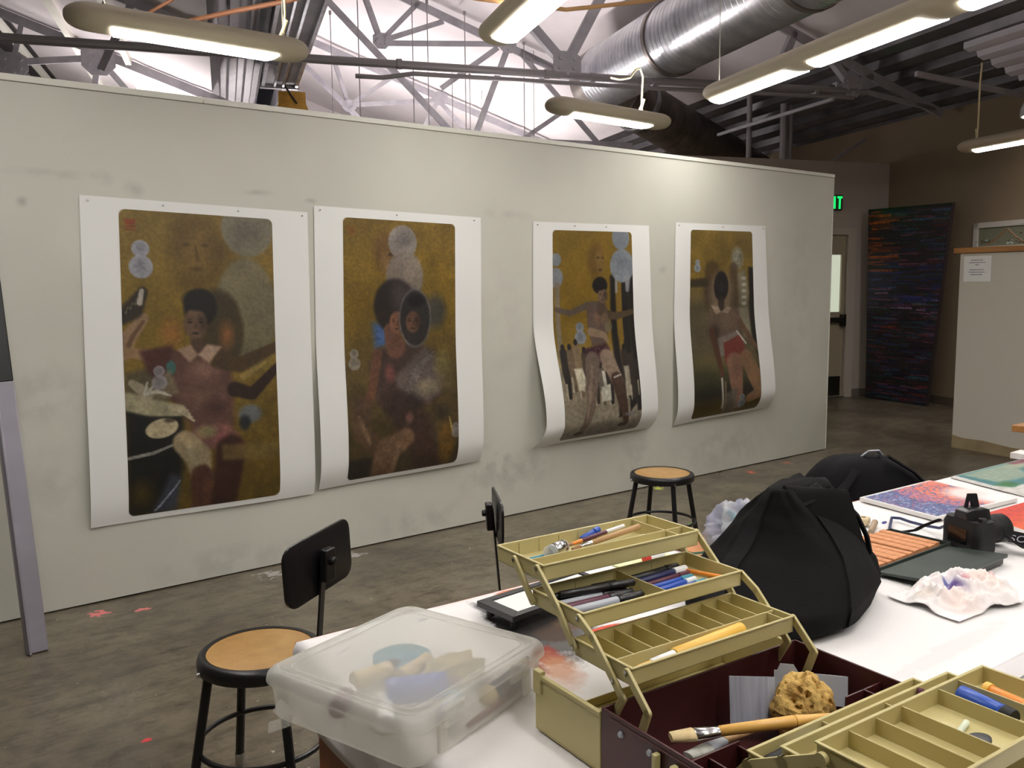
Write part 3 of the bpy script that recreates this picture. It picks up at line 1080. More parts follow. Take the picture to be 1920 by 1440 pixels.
a1.ell(.6, .40, .19, .16, (74, 62, 36), .95, .15).ell(.3, .4, .1, .07, (190, 118, 56), .7, .9).ell(.66, .41, .07, .07, (188, 116, 60), .75, .9)
a1.snow(.125, .125, .058, (178, 178, 190))
a1.poly([(0, .53), (.3, .49), (.3, .62), (0, .66)], (92, 82, 58), .9, .04)
a1.poly([(0, .62), (.36, .66), (.34, .86), (.24, 1), (0, 1)], (22, 22, 20), .97, .05)
a1.ell(.08, .93, .12, .07, (86, 68, 20), .8, .8)
a1.limb([(0, .805), (.16, .795), (.28, .775)], [.012, .014, .008], (162, 160, 148), .9, .4)
a1.limb([(.0, .46), (.04, .41), (.13, .35)], [.06, .055, .04], (176, 140, 104), 1, .3).limb([(.03, .445), (.06, .41), (.13, .36)], [.02, .02, .015], (112, 80, 54), .8, .6)
a1.limb([(.0, .345), (.07, .32), (.13, .265)], [.06, .075, .04], (60, 52, 38), 1, .35)
for k in range(9):
    a1.limb([(.01 + .014 * k, .34 - .007 * k), (.03 + .014 * k, .32 - .007 * k)], [.008, .006], (132, 120, 92) if k % 2 else (30, 28, 24), .8, .5)
a1.limb([(.11, .3), (.125, .26)], [.022, .018], (206, 196, 180), .9, .4)
a1.limb([(0, .455), (.14, .47)], [.035, .045], (168, 132, 92), 1, .3)
a1.poly([(.10, .455), (.30, .44), (.36, .50), (.34, .66), (.14, .52)], (84, 46, 40), .95, .03)
a1.poly([(.30, .46), (.64, .45), (.70, .58), (.68, .74), (.42, .74), (.30, .62)], (106, 72, 60), 1, .04)
a1.ell(.5, .53, .16, .06, (156, 116, 98), .7, .8).ell(.48, .62, .18, .06, (136, 100, 80), .8, .8).ell(.56, .66, .12, .05, (82, 50, 44), .7, .9)
a1.limb([(.60, .49), (.74, .515), (1, .455)], [.08, .062, .04], (84, 64, 36), 1, .3)
a1.limb([(.70, .60), (.82, .62), (1, .53)], [.06, .05, .035], (58, 38, 28), 1, .3)
a1.limb([(.76, .56), (.92, .51)], [.03, .012], (176, 148, 78), .8, .6)
a1.ell(.8, .69, .1, .04, (116, 122, 128), .9, .4).ell(.76, .72, .05, .035, (36, 40, 46), .9, .5).ell(.29, .515, .035, .028, (62, 116, 108), .95, .3)
a1.poly([(.16, .57), (.28, .52), (.34, .60), (.20, .63)], (132, 118, 90), .9, .03)
a1.limb([(.02, .62), (.16, .645), (.34, .66)], [.07, .065, .045], (174, 164, 128), 1, .3)
a1.limb([(.05, .56), (.14, .60)], [.03, .05], (172, 160, 130), .9, .4)
for k in range(5):
    a1.limb([(.12 + .02 * k, .60 - .002 * k), (.14 + .035 * k, .56 + .012 * k)], [.012, .008], (206, 200, 180), .9, .4)
for k in range(4):
    a1.limb([(.28 + .02 * k, .645 + .006 * k), (.385 + .012 * k, .662 + .012 * k)], [.016, .01], (196, 180, 146), .95, .4)
a1.snow(.215, .525, .038, (160, 154, 156), .85)
a1.ell(.22, .715, .11, .034, (218, 200, 156), .97, .12, -10).ell(.27, .69, .05, .012, (60, 50, 40), .8, .6)
a1.poly([(.34, .75), (.48, .715), (.64, .72), (.72, .76), (.66, .80), (.40, .80)], (142, 92, 84), .95, .03).ell(.5, .74, .09, .03, (150, 146, 92), .8, .6).ell(.6, .765, .06, .02, (176, 96, 96), .7, .7)
a1.limb([(.36, .77), (.44, .82), (.46, .90)], [.09, .10, .07], (168, 148, 110), 1, .25).limb([(.39, .79), (.44, .88)], [.03, .02], (190, 174, 136), .6, .8)
a1.limb([(.46, .89), (.46, 1)], [.085, .08], (92, 56, 40), 1, .3)
a1.limb([(.66, .81), (.60, 1)], [.12, .1], (64, 34, 26), .97, .3)
a1.poly([(.60, .79), (1, .80), (1, .86), (.60, .845)], (126, 106, 54), .7, .03)
a1.poly([(.14, 1), (.26, .87), (.33, .88), (.30, 1)], (64, 68, 82), .9, .04)
for k in range(7):
    a1.limb([(.16 + .022 * k, .99 - .012 * k), (.2 + .02 * k, .975 - .013 * k)], [.006, .006], (170, 176, 190), .8, .5)
a1.ell(.49, .315, .12, .07, (36, 32, 30), 1, .2)
a1.face(.455, .37, .10, (122, 94, 70), (44, 34, 28)).ell(.48, .29, .12, .042, (34, 30, 29), 1, .3)
a1.limb([(.46, .44), (.46, .465)], [.05, .055], (92, 68, 52), 1, .3)
a1.poly([(.335, .455), (.42, .44), (.465, .475), (.41, .50)], (188, 152, 124), .97, .02).poly([(.465, .475), (.53, .44), (.62, .45), (.54, .505)], (196, 162, 136), .97, .02)
for y in (.045, .055, .065):
    a1.limb([(.04, y), (.095, y)], [.007, .007], (160, 66, 30), .9, .4)
a1.poly([(.03, .032), (.105, .032), (.09, .048), (.05, .048)], (166, 70, 32), .9, .01)
a1.noise(80, 160, .10).noise(9, 18, .10).noise(30, 50, .10, mask=(a1.V - .4) * 4)

# --- print 2: seated woman, afro and veil overlapping, silver shawl, disc pair at the top
a2 = Art(RW, RH, (144, 112, 30), 2.05)
a2.put((a2.V - .33) * 4, (96, 78, 40), .85).put((a2.V - .6) * 3, (72, 60, 40), .8)
a2.ell(.36, .12, .14, .10, (128, 90, 40), .9, .5).ell(.36, .16, .06, .07, (164, 124, 66), .8, .6).ell(.40, .135, .03, .01, (70, 48, 24), .9, .7)
a2.ell(.51, .085, .135, .07, (164, 154, 146), .95, .1).ell(.51, .075, .1, .045, (116, 106, 104), .7, .8).ell(.53, .22, .18, .11, (152, 138, 124), .95, .15).ell(.5, .19, .1, .06, (132, 116, 104), .7, .8)
a2.poly([(.24, .40), (.42, .40), (.44, .48), (.26, .5)], (70, 104, 160), .95, .06)
a2.ell(.44, .335, .2, .115, (44, 36, 34), .97, .14).ell(.5, .30, .15, .09, (92, 80, 76), .7, .8)
a2.ell(.80, .36, .14, .09, (70, 68, 62), .9, .5)
a2.poly([(.2, .56), (.30, .50), (.62, .48), (.8, .53), (.86, .70), (.6, .76), (.26, .72)], (76, 56, 48), 1, .05)
a2.limb([(.28, .52), (.22, .66), (.14, .74)], [.05, .045, .05], (116, 76, 52), 1, .3)
a2.limb([(.12, .72), (.12, .82), (.28, .90)], [.10, .09, .07], (104, 78, 54), 1, .3).limb([(.1, .76), (.18, .86)], [.03, .03], (156, 124, 90), .7, .8)
a2.limb([(.40, .43), (.44, .50)], [.07, .1], (118, 78, 60), 1, .3)
a2.face(.455, .40, .085, (142, 96, 70), (60, 38, 30))
a2.ell(.62, .385, .155, .125, (48, 44, 44), .92, .14).ring(.62, .385, .14, .115, (150, 142, 138), .55, .09)
a2.face(.60, .40, .085, (112, 78, 58), (40, 30, 28))
a2.ell(.63, .315, .1, .03, (24, 22, 22), .95, .4)
a2.poly([(.42, .62), (.70, .50), (.82, .55), (.90, .66), (.72, .73), (.46, .68)], (112, 98, 90), .9, .05)
for k in range(26):
    y = .515 + .008 * k
    a2.limb([(.80 - .012 * k, y), (.62 - .008 * k, y + .055)], [.006, .005], (176, 164, 152) if k % 2 else (70, 60, 58), .6, .6)
a2.ell(.38, .60, .06, .05, (150, 86, 76), .8, .7).ell(.86, .58, .11, .08, (134, 120, 66), .75, .6).ell(.72, .67, .17, .045, (160, 146, 112), .7, .7)
a2.ell(.9, .65, .1, .08, (116, 96, 58), .8, .7)
a2.ell(.5, .73, .2, .06, (44, 36, 34), .9, .6).limb([(.42, .72), (.6, .82), (.72, 1)], [.14, .17, .14], (72, 52, 42), 1, .35).ell(.54, .78, .05, .03, (150, 104, 92), .7, .7)
a2.limb([(.50, .86), (.34, .9), (.28, 1)], [.09, .12, .13], (128, 96, 68), 1, .3).limb([(.44, .88), (.38, 1)], [.03, .04], (164, 130, 96), .6, .8)
a2.ell(.88, .9, .1, .12, (128, 92, 34), .85, .5).limb([(.91, .80), (.945, .88)], [.01, .006], (206, 178, 110), .8, .4).ell(.84, .77, .12, .05, (60, 50, 40), .7, .7)
a2.snow(.08, .515, .04, (156, 150, 140), .75).snow(.97, .84, .035, (158, 150, 146), .7, 1.3, 1.6)
a2.poly([(0, .92), (.2, .92), (.2, 1), (0, 1)], (46, 40, 34), .9, .04)
a2.poly([(.03, .035), (.1, .035), (.1, .06), (.05, .068)], (158, 84, 26), .6, .02)
a2.noise(80, 160, .12).noise(10, 20, .12).noise(30, 60, .10, mask=(a2.V - .4) * 4)

# --- print 3: standing dancer with arms out between dark posts, small crowd on the beach
a3 = Art(RW, RH, (146, 114, 32), 2.05)
a3.put((a3.V - .54) * 14, (168, 146, 92), .9).put((a3.V - .62) * 20, (150, 138, 116), .9).put((a3.V - .83) * 18, (168, 156, 132), .95).put((a3.V - .92) * 10, (104, 98, 96), .9)
a3.ell(.52, .14, .13, .11, (118, 86, 34), .9, .5).ell(.57, .15, .07, .08, (146, 112, 56), .8, .5)
for x, y, r in ((.55, .13, .025), (.61, .13, .02)):
    a3.ell(x, y, r, .008, (74, 54, 26), .9, .6)
a3.ell(.58, .19, .035, .009, (74, 54, 26), .8, .6)
a3.poly([(.70, .22), (.76, .20), (.80, .92), (.69, .92)], (34, 32, 32), .97, .03).poly([(.84, .2), (.93, .2), (.94, .86), (.84, .9)], (34, 33, 34), .97, .02).poly([(.93, .2), (1, .2), (1, .9), (.94, .9)], (36, 34, 34), .97, .02)
a3.poly([(.77, .25), (.84, .25), (.85, .54), (.78, .54)], (146, 112, 40), .95, .02)
a3.ell(.85, .03, .12, .065, (140, 148, 158), .97, .1).ell(.86, .17, .165, .088, (148, 156, 166), .97, .1).ell(.86, .15, .11, .05, (116, 124, 134), .6, .9).limb([(.78, .22), (.775, .3)], [.02, .015], (160, 164, 168), .9, .4).limb([(.93, .22), (.92, .29)], [.045, .03], (158, 162, 166), .9, .4)
a3.ell(.04, .14, .065, .033, (140, 148, 158), .95, .15).ell(.04, .225, .085, .05, (148, 154, 164), .95, .12).limb([(.05, .26), (.06, .5), (.05, .6)], [.04, .035, .03], (146, 132, 110), .9, .4)
a3.snow(.31, .465, .052, (140, 148, 156), .95, 1.4)
for x, y, h, c in ((.08, .58, .15, (44, 38, 34)), (.16, .58, .12, (116, 96, 72)), (.24, .56, .17, (142, 118, 88)), (.33, .60, .14, (84, 70, 56)), (.42, .62, .15, (60, 52, 46)),
                   (.50, .68, .1, (116, 104, 90)), (.60, .7, .08, (48, 44, 42)), (.83, .60, .16, (60, 50, 42)), (.89, .62, .15, (70, 60, 52)), (.99, .65, .1, (60, 52, 46))):
    a3.limb([(x, y), (x, y + h * .6), (x + .01, y + h + .06)], [.05, .055, .025], c, .95, .3).ell(x, y - .025, .028, .018, (40, 34, 30), .95, .3)
    a3.limb([(x - .02, y + h), (x - .02, y + h + .07)], [.014, .01], (196, 184, 160), .8, .4)
a3.poly([(.18, .66), (.28, .66), (.31, .72), (.27, .77), (.2, .76)], (224, 214, 184), .97, .02).poly([(.48, .76), (.60, .75), (.60, .83), (.48, .83)], (222, 216, 194), .97, .015).limb([(.53, .69), (.54, .76)], [.02, .025], (210, 204, 186), .9, .3).poly([(.80, .67), (.87, .67), (.87, .82), (.81, .82)], (196, 186, 160), .9, .02)
a3.limb([(.04, .375), (.2, .395), (.42, .36), (.52, .37)], [.028, .034, .042, .07], (108, 92, 78), 1, .25)
a3.limb([(.56, .40), (.76, .42), (1, .40)], [.06, .045, .03], (92, 76, 54), 1, .3)
a3.poly([(.40, .37), (.64, .36), (.68, .45), (.60, .56), (.44, .56), (.41, .46)], (108, 88, 76), 1, .03)
a3.ell(.53, .42, .06, .05, (138, 104, 80), .8, .7).ell(.62, .43, .05, .035, (132, 104, 76), .9, .3).ell(.66, .47, .055, .03, (128, 116, 88), .9, .3)
a3.limb([(.44, .49), (.6, .51), (.64, .54)], [.05, .04, .02], (152, 128, 100), .95, .3)
a3.poly([(.34, .57), (.62, .55), (.68, .62), (.56, .645), (.48, .66), (.34, .63)], (70, 40, 46), 1, .03)
for x, y in ((.42, .60), (.5, .585), (.57, .60), (.46, .625), (.53, .62), (.62, .58)):
    a3.ring(x, y, .03, .014, (120, 76, 84), .8, .35)
a3.limb([(.42, .63), (.36, .76), (.33, .86), (.23, .97)], [.10, .085, .06, .04], (128, 108, 92), 1, .25).limb([(.40, .66), (.34, .78), (.28, .9)], [.03, .03, .02], (166, 144, 122), .6, .8)
a3.limb([(.60, .62), (.70, .74)], [.10, .085], (156, 132, 110), 1, .25).limb([(.69, .73), (.74, .84), (.79, .95)], [.085, .07, .04], (84, 62, 50), 1, .25).limb([(.66, .72), (.75, .71)], [.012, .012], (210, 200, 180), .8, .4)
a3.ell(.2, .975, .06, .012, (64, 46, 38), .9, .3).ell(.75, .96, .07, .012, (58, 44, 38), .9, .3).ell(.85, .91, .12, .012, (130, 128, 126), .8, .5)
a3.limb([(.59, .35), (.57, .39)], [.045, .055], (96, 76, 60), 1, .3)
a3.ell(.57, .265, .10, .045, (32, 27, 26), 1, .15).face(.60, .315, .075, (138, 110, 86), (48, 36, 32)).ell(.565, .265, .10, .03, (32, 27, 26), 1, .3)
a3.noise(60, 120, .07).noise(9, 18, .08).noise(40, 90, .12, mask=(a3.V - .55) * 6)

# --- print 4: kneeling girl in a red skirt, dark blurred face, pale figure behind
a4 = Art(RW, RH, (140, 112, 40), 2.25)
a4.put((a4.V - .30) * 8, (92, 82, 62), .9).put((a4.V - .62) * 10, (118, 104, 58), .8).put((a4.V - .70) * 12, (66, 66, 40), .9).put((a4.V - .79) * 12, (36, 32, 24), .9).put((a4.V - .88) * 10, (108, 86, 24), .9)
for k in range(9):
    a4.poly([(.02 + .035 * k, .28), (.04 + .035 * k, .28), (.04 + .035 * k, .64), (.02 + .035 * k, .64)], (112, 100, 72), .6, .012)
a4.poly([(0, .26), (.3, .25), (.3, .30), (0, .30)], (60, 50, 32), .9, .03)
a4.poly([(.92, .2), (1, .2), (1, .72), (.93, .62)], (26, 24, 24), .95, .03).poly([(.74, .42), (.90, .42), (.93, .62), (.8, .58)], (150, 142, 116), .9, .04)
a4.ell(.34, .22, .15, .07, (86, 66, 36), .85, .4).ell(.30, .33, .12, .12, (72, 56, 40), .8, .6)
a4.ell(.74, .15, .12, .075, (148, 142, 118), .8, .25).face(.745, .145, .085, (164, 158, 134), (84, 78, 62))
a4.poly([(.72, .23), (.86, .21), (.92, .34), (.88, .42), (.76, .4)], (146, 138, 116), .85, .04)
for k in range(5):
    a4.ell(.84, .26 + .035 * k, .05, .012, (206, 200, 184), .8, .4)
a4.limb([(.68, .2), (.66, .42)], [.09, .12], (84, 66, 50), .8, .6)
a4.ell(.48, .34, .24, .15, (146, 122, 96), .9, .5)
a4.poly([(.30, .42), (.74, .42), (.80, .52), (.70, .58), (.40, .60), (.28, .54)], (118, 94, 76), 1, .05)
a4.ell(.52, .49, .1, .07, (146, 122, 98), .7, .8).ell(.36, .55, .1, .06, (58, 44, 36), .8, .7)
a4.ell(.48, .30, .125, .088, (34, 30, 30), 1, .18).ell(.48, .31, .06, .05, (52, 46, 46), .8, .8).ell(.49, .35, .04, .01, (20, 18, 18), .9, .5).limb([(.48, .37), (.48, .41)], [.06, .06], (60, 48, 40), .9, .4)
a4.poly([(.32, .40), (.44, .41), (.47, .44), (.40, .45)], (184, 160, 132), .9, .02).poly([(.49, .44), (.58, .41), (.64, .42), (.58, .45)], (178, 154, 128), .9, .02)
a4.poly([(.40, .58), (.70, .55), (.80, .60), (.78, .66), (.42, .68)], (142, 128, 118), .9, .03)
a4.poly([(.48, .61), (.74, .57), (.80, .64), (.74, .70), (.56, .74), (.48, .72)], (132, 58, 48), 1, .02)
a4.limb([(.32, .54), (.38, .68), (.42, .78)], [.05, .045, .035], (96, 60, 42), 1, .3).limb([(.76, .50), (.9, .60), (1, .66)], [.045, .04, .03], (120, 88, 62), 1, .3).limb([(.70, .55), (.82, .62)], [.014, .014], (210, 204, 190), .9, .4)
a4.limb([(.62, .72), (.62, .82), (.64, .95)], [.14, .11, .07], (150, 108, 84), 1, .25).limb([(.80, .70), (.90, .80), (.98, .9), (.8, .93)], [.11, .12, .09, .06], (148, 110, 76), 1, .25).limb([(.85, .72), (.93, .83)], [.03, .03], (160, 120, 82), .6, .8)
a4.poly([(.46, .88), (.62, .86), (.62, 1), (.44, 1)], (112, 104, 92), .8, .04).limb([(.41, .80), (.42, .96)], [.02, .016], (198, 190, 172), .9, .4).limb([(.46, .82), (.45, 1)], [.014, .012], (150, 128, 96), .8, .4)
a4.snow(.11, .17, .035, (150, 158, 166), .95, 1.5).snow(.70, .915, .042, (140, 146, 152), .85, 1.5)
a4.noise(60, 130, .08).noise(9, 18, .12)


def print_on_wall(art, label, P, R, bulge, tacks, curl=None, lift=0.05):
    """P = sheet corners (x, z) top-left, top-right, bottom-right, bottom-left; R = printed rectangle in sheet fractions s0, s1, t0, t1"""
    (x0, z0), (x1, z1), (x2, z2), (x3, z3) = P
    def surf(S, T, off=0.0):
        x = (x0 * (1 - S) + x1 * S) * (1 - T) + (x3 * (1 - S) + x2 * S) * T
        z = (z0 * (1 - S) + z1 * S) * (1 - T) + (z3 * (1 - S) + z2 * S) * T
        side = bulge[0] * (1 - S) + bulge[1] * S
        k = np.clip((T - .42) / .46, 0, 1)
        k = k * k * (3 - 2 * k)
        lin_ = np.clip(T / .88, 0, 1)
        out = side * (k * (1 - .6 * S) + lin_ * .6 * S)
        e = np.clip((T - .90) / .10, 0, 1)
        out = out - side * .75 * e ** 2
        zb = .0 * e ** 2
        wave = .004 * np.sin(S * 7 + T * 3) * T
        if curl is not None:
            c = np.clip(1 - S / .16, 0, 1) * np.clip((T - .90) / .10, 0, 1)
            out = out + curl * c
            x = x - .06 * c
        return x, 4.483 - .0045 - out - wave - off, z + zb
    o0 = ((x0 + x1) / 2, 4.478, (z2 + z3) / 2)
    t = thing('art_print', label, 'art print', o0, 0, 'large prints pinned to the partition')
    n, m = 30, 70
    vs, fs = [], []
    S, T = np.meshgrid(np.linspace(0, 1, n), np.linspace(0, 1, m))
    for off in (0.0, -0.0008):
        X, Y, Z = surf(S, T, off)
        vs += [(x - o0[0], y - o0[1], z - o0[2]) for x, y, z in zip(X.ravel(), Y.ravel(), Z.ravel())]
    for k in range(2):
        for j in range(m - 1):
            for i in range(n - 1):
                a = k * n * m + j * n + i
                fs.append((a, a + 1, a + n + 1, a + n))
    b = MB()
    b.add(vs, fs)
    b.build('paper_sheet', MAT['paper'], t, sharp=180)
    s0, s1, t0, t1 = R
    g = art.im.mean(-1, keepdims=True)
    art.im = (art.im * .93 + g * .07) * .84
    art.corners(.05, PAPER)
    art.mesh('printed_image', lambda U, V: surf(s0 + (s1 - s0) * U, t0 + (t1 - t0) * V, .0012), MAT['art'], t, None).location = (-o0[0], -o0[1], -o0[2])
    for sx in tacks:
        X, Y, Z = surf(np.array(sx), np.array(.014), .002)
        b = MB()
        b.cyl((float(X) - o0[0], float(Y) - o0[1], float(Z) - o0[2]), (float(X) - o0[0], float(Y) - o0[1] - .008, float(Z) - o0[2]), .005, 10, .003)
        b.build('push_pin', MAT['chrome'], t)
    return t

print_on_wall(a1, 'leftmost pinned print, a seated boy with pale gloved hands under two olive discs',
              [(.955, 1.941), (2.082, 1.909), (2.06, .365), (.912, .375)], (.147, .823, .031, .983), (.025, .03), (.03, .33, .66, .97))
print_on_wall(a2, 'print second from the left, a seated woman with an afro wrapped in a silver shawl',
              [(2.121, 1.947), (3.233, 1.925), (3.185, .405), (2.085, .385)], (.152, .828, .032, .985), (.05, .06), (.03, .46, .95))
print_on_wall(a3, 'print third from the left, a dancer with outstretched arms before dark posts on a beach',
              [(3.65, 1.917), (4.726, 1.926), (4.735, .455), (3.635, .440)], (.15, .835, .033, .985), (.14, .10), (.03, .33, .6), curl=.03)
print_on_wall(a4, 'rightmost pinned print, a kneeling girl in a red skirt with a darkened face',
              [(5.01, 1.959), (6.088, 1.967), (6.13, .475), (4.99, .440)], (.155, .84, .031, .985), (.06, .11), (.03, .5, .97))

# ------------------------------------------------------------------ big dark striped painting leaning in the corner
ap = Art(150, 300, (38, 32, 36), 2.1)
rng = np.random.default_rng(3)
pal = [(44, 62, 98), (34, 74, 84), (96, 44, 52), (30, 44, 36), (24, 24, 60), (92, 36, 30), (50, 50, 76), (40, 76, 60), (26, 24, 28), (110, 66, 86)]
for k in range(900):
    v = rng.uniform(0, 1)
    u = rng.uniform(-.1, 1)
    L = rng.uniform(.08, .4)
    c = np.array(pal[rng.integers(len(pal))]) * rng.uniform(.5, 1.35)
    if u < .12 and v < .33 and rng.uniform() < .75:
        c = np.array((178, 84, 30)) * rng.uniform(.6, 1.2)
    if .28 < v < .5 and rng.uniform() < .4:
        c = np.array((36, 46, 110)) * rng.uniform(.6, 1.2)
    if .43 < v < .56 and rng.uniform() < .25:
        c = np.array((160, 120, 160)) * rng.uniform(.6, 1.1)
    ap.limb([(u, v), (u + L, v + rng.uniform(-.006, .006))], [rng.uniform(.004, .013)] * 2, c, .8, .6)
ap.im[0:4] *= .4
ap.noise(70, 200, .25)
TLp, TRp, BLp, BRp = Vector((10.612, 6.235, 2.425)), Vector((10.30, 5.02, 2.405)), Vector((10.665, 6.215, 0.0)), Vector((10.428, 5.291, 0.0))
o0 = (10.63, 5.79, 0)
t = thing('painting', 'tall dark canvas of streaked blue, red and orange bands leaning by the exit door', 'painting', o0)
nrm = (TRp - BLp).cross(TLp - BRp).normalized()
if nrm.dot(Vector((-1, -.5, 0))) < 0:
    nrm = -nrm
def psurf(U, V):
    q = [TLp[i] * (1 - U) * (1 - V) + TRp[i] * U * (1 - V) + BRp[i] * U * V + BLp[i] * (1 - U) * V - o0[i] + nrm[i] * .003 for i in range(3)]
    return q
ap.mesh('painted_face', psurf, MAT['paintdark'], t)
s = MB()
q = [p - Vector(o0) for p in (TLp, TRp, BRp, BLp)]
s.loft([q, [p - nrm * .05 for p in q]])
s.build('stretcher', M('dark_canvas_edge', (52, 40, 40), 0.8), t)

# ------------------------------------------------------------------ grey storage cabinet at the right
SD = math.atan2(-0.984, -0.178)
MS = Matrix.Translation((8.026, 3.815, 0)) @ Matrix.Rotation(SD, 4, 'Z')      # local x along its face towards the viewer, local y away from us
t = thing('storage_cabinet', 'pale grey storage cabinet with an oak top standing at the right', 'cabinet', (8.026, 3.815, 0), SD)
s = MB()
s.span((0, 0, 0.0), (2.6, .62, 1.75))
s.build('cabinet_body', M('cabinet_grey', (206, 200, 186), 0.6, bump=(80, .04)), t)
s = MB()
s.loft([[(0, y, 0), (0, y, .115), (.1, y, .10), (.3, y, .105), (.55, y, .085), (.8, y, .09), (1.2, y, .08), (2.6, y, .08), (2.6, y, 0)] for y in (-.003, 0)])
s.build('plinth', MAT['stain'], t)
s = MB()
s.span((-.05, -.03, 1.752), (2.6, .65, 1.80))
s.build('worktop', MAT['shelfwood'], t, bevel=.003)
nt_ = thing('paper_notice', 'white typed notice taped to the upper corner of the grey cabinet', 'notice', MS @ Vector((.04, -.003, 1.5)), SD)
s = MB()
s.span((0, -.001, 0), (.26, .001, .225))
s.build('paper', MAT['paper'], nt_)
s = MB()
for k, xx in enumerate(((.07, .18), (.05, .20), (.11, .145), None, (.06, .19), (.05, .205), (.07, .175))):
    if xx:
        z = .185 - .021 * k
        x = xx[0]
        while x < xx[1]:
            w = .008 + .011 * ((k * 7 + int(x * 1000)) % 5) / 4
            s.span((x, -.0018, z), (min(x + w, xx[1]), -.0011, z + .007))
            x += w + .004
s.build('typed_lines', M('typed_ink', (130, 126, 140), .6), nt_)

# plants and twigs on the cabinet top
t = thing('trailing_plant', 'dark leafy plant lying in an arch on the cabinet top before the window', 'plant', MS @ Vector((.12, .2, 1.80)), SD)
s = MB()
s.tube([(-.02, 0, .02), (.08, .02, .09), (.16, .02, .16), (.24, .03, .08), (.34, .02, .02)], .006, 6)
s.build('stem', MAT['twig'], t)
s = MB()
for k in range(46):
    x = random.choice((random.gauss(-.01, .04), random.gauss(.33, .05), random.uniform(-.02, .34)))
    zz = .03 + random.uniform(0, .03)
    a, b = random.uniform(0, 6.3), random.uniform(-.6, .6)
    d = Vector((math.cos(a), math.sin(a), b)).normalized()
    u = d.cross(Vector((0, 0, 1))).normalized()
    c = Vector((x, random.uniform(-.04, .06), zz))
    s.add([c, c + d * .02 + u * .012 + Vector((0, 0, .004)), c + d * .045, c + d * .02 - u * .012 + Vector((0, 0, .004))], [(0, 1, 2, 3)])
s.build('foliage', MAT['leaf'], t)
t = thing('dry_branch', 'bare upright branch with fine twigs at the top, standing on the cabinet', 'branch', MS @ Vector((.62, .12, 1.80)), SD)
s = MB()
s.tube([(0, 0, 0), (.005, 0, .15), (0, 0, .30)], [.008, .007, .006], 6)
s.build('stem', MAT['cord'], t)
s = MB()
for k in range(16):
    a = random.uniform(0, 6.3)
    h = random.uniform(.15, .3)
    r = random.uniform(.03, .09)
    s.tube([(0, 0, .27), (r * .5 * math.cos(a), r * .5 * math.sin(a), .27 + h * .5), (r * math.cos(a + .5), r * math.sin(a + .5), .27 + h)], [.004, .003, .0015], 5)
s.build('twigs', MAT['twig'], t)
s = MB()
for k in range(26):
    c = Vector((random.gauss(-.05, .07), random.uniform(-.03, .03), random.choice((.17, .12, .07, .04)) + random.uniform(-.02, .02)))
    a = random.uniform(0, 6.3)
    d = Vector((math.cos(a), math.sin(a), random.uniform(-.4, .4))).normalized()
    u = d.cross(Vector((0, 0, 1))).normalized()
    s.add([c, c + d * .02 + u * .012, c + d * .045, c + d * .02 - u * .012], [(0, 1, 2, 3)])
s.build('foliage', MAT['leaf'], t)

# wooden table corner at the right edge
t = thing('wooden_table', 'bare oak table whose corner shows at the right edge below the cabinet', 'table', (4.90, 2.02, 0), -0.02)
s = MB()
s.span((0, -.75, .715), (1.5, 0, .75))
s.build('tabletop', MAT['shelfwood'], t, bevel=.003)
for x, y in ((1.3, -.15), (1.3, -.6), (.55, -.6), (.55, -.15)):
    s = MB()
    s.span((x - .02, y - .02, 0), (x + .02, y + .02, .715))
    s.build('leg', MAT['black'], t)

# steel post leaning against the top of the partition
t = thing('metal_post', 'grey steel post, black above, leaning against the partition at the left edge', 'post', (.585, 4.03, 0), 0)
s = MB()
up = Vector((-.026, .172, 1)).normalized()
k = 1.14
s.bar((0, 0, 0), up * k, .082, .05, up=(0, 1, 0))
s.bar((-.03, -.012, 0), up * k + Vector((-.03, -.012, 0)), .012, .07, up=(0, 1, 0))
s.build('lower_post', M('bare_steel', (164, 160, 170), .42, metal=.25, var=(3, (140, 136, 144), .7)), t, bevel=.004)
s = MB()
s.bar(up * k, up * 2.62, .080, .048, up=(0, 1, 0))
s.build('upper_post', MAT['black'], t, bevel=.004)

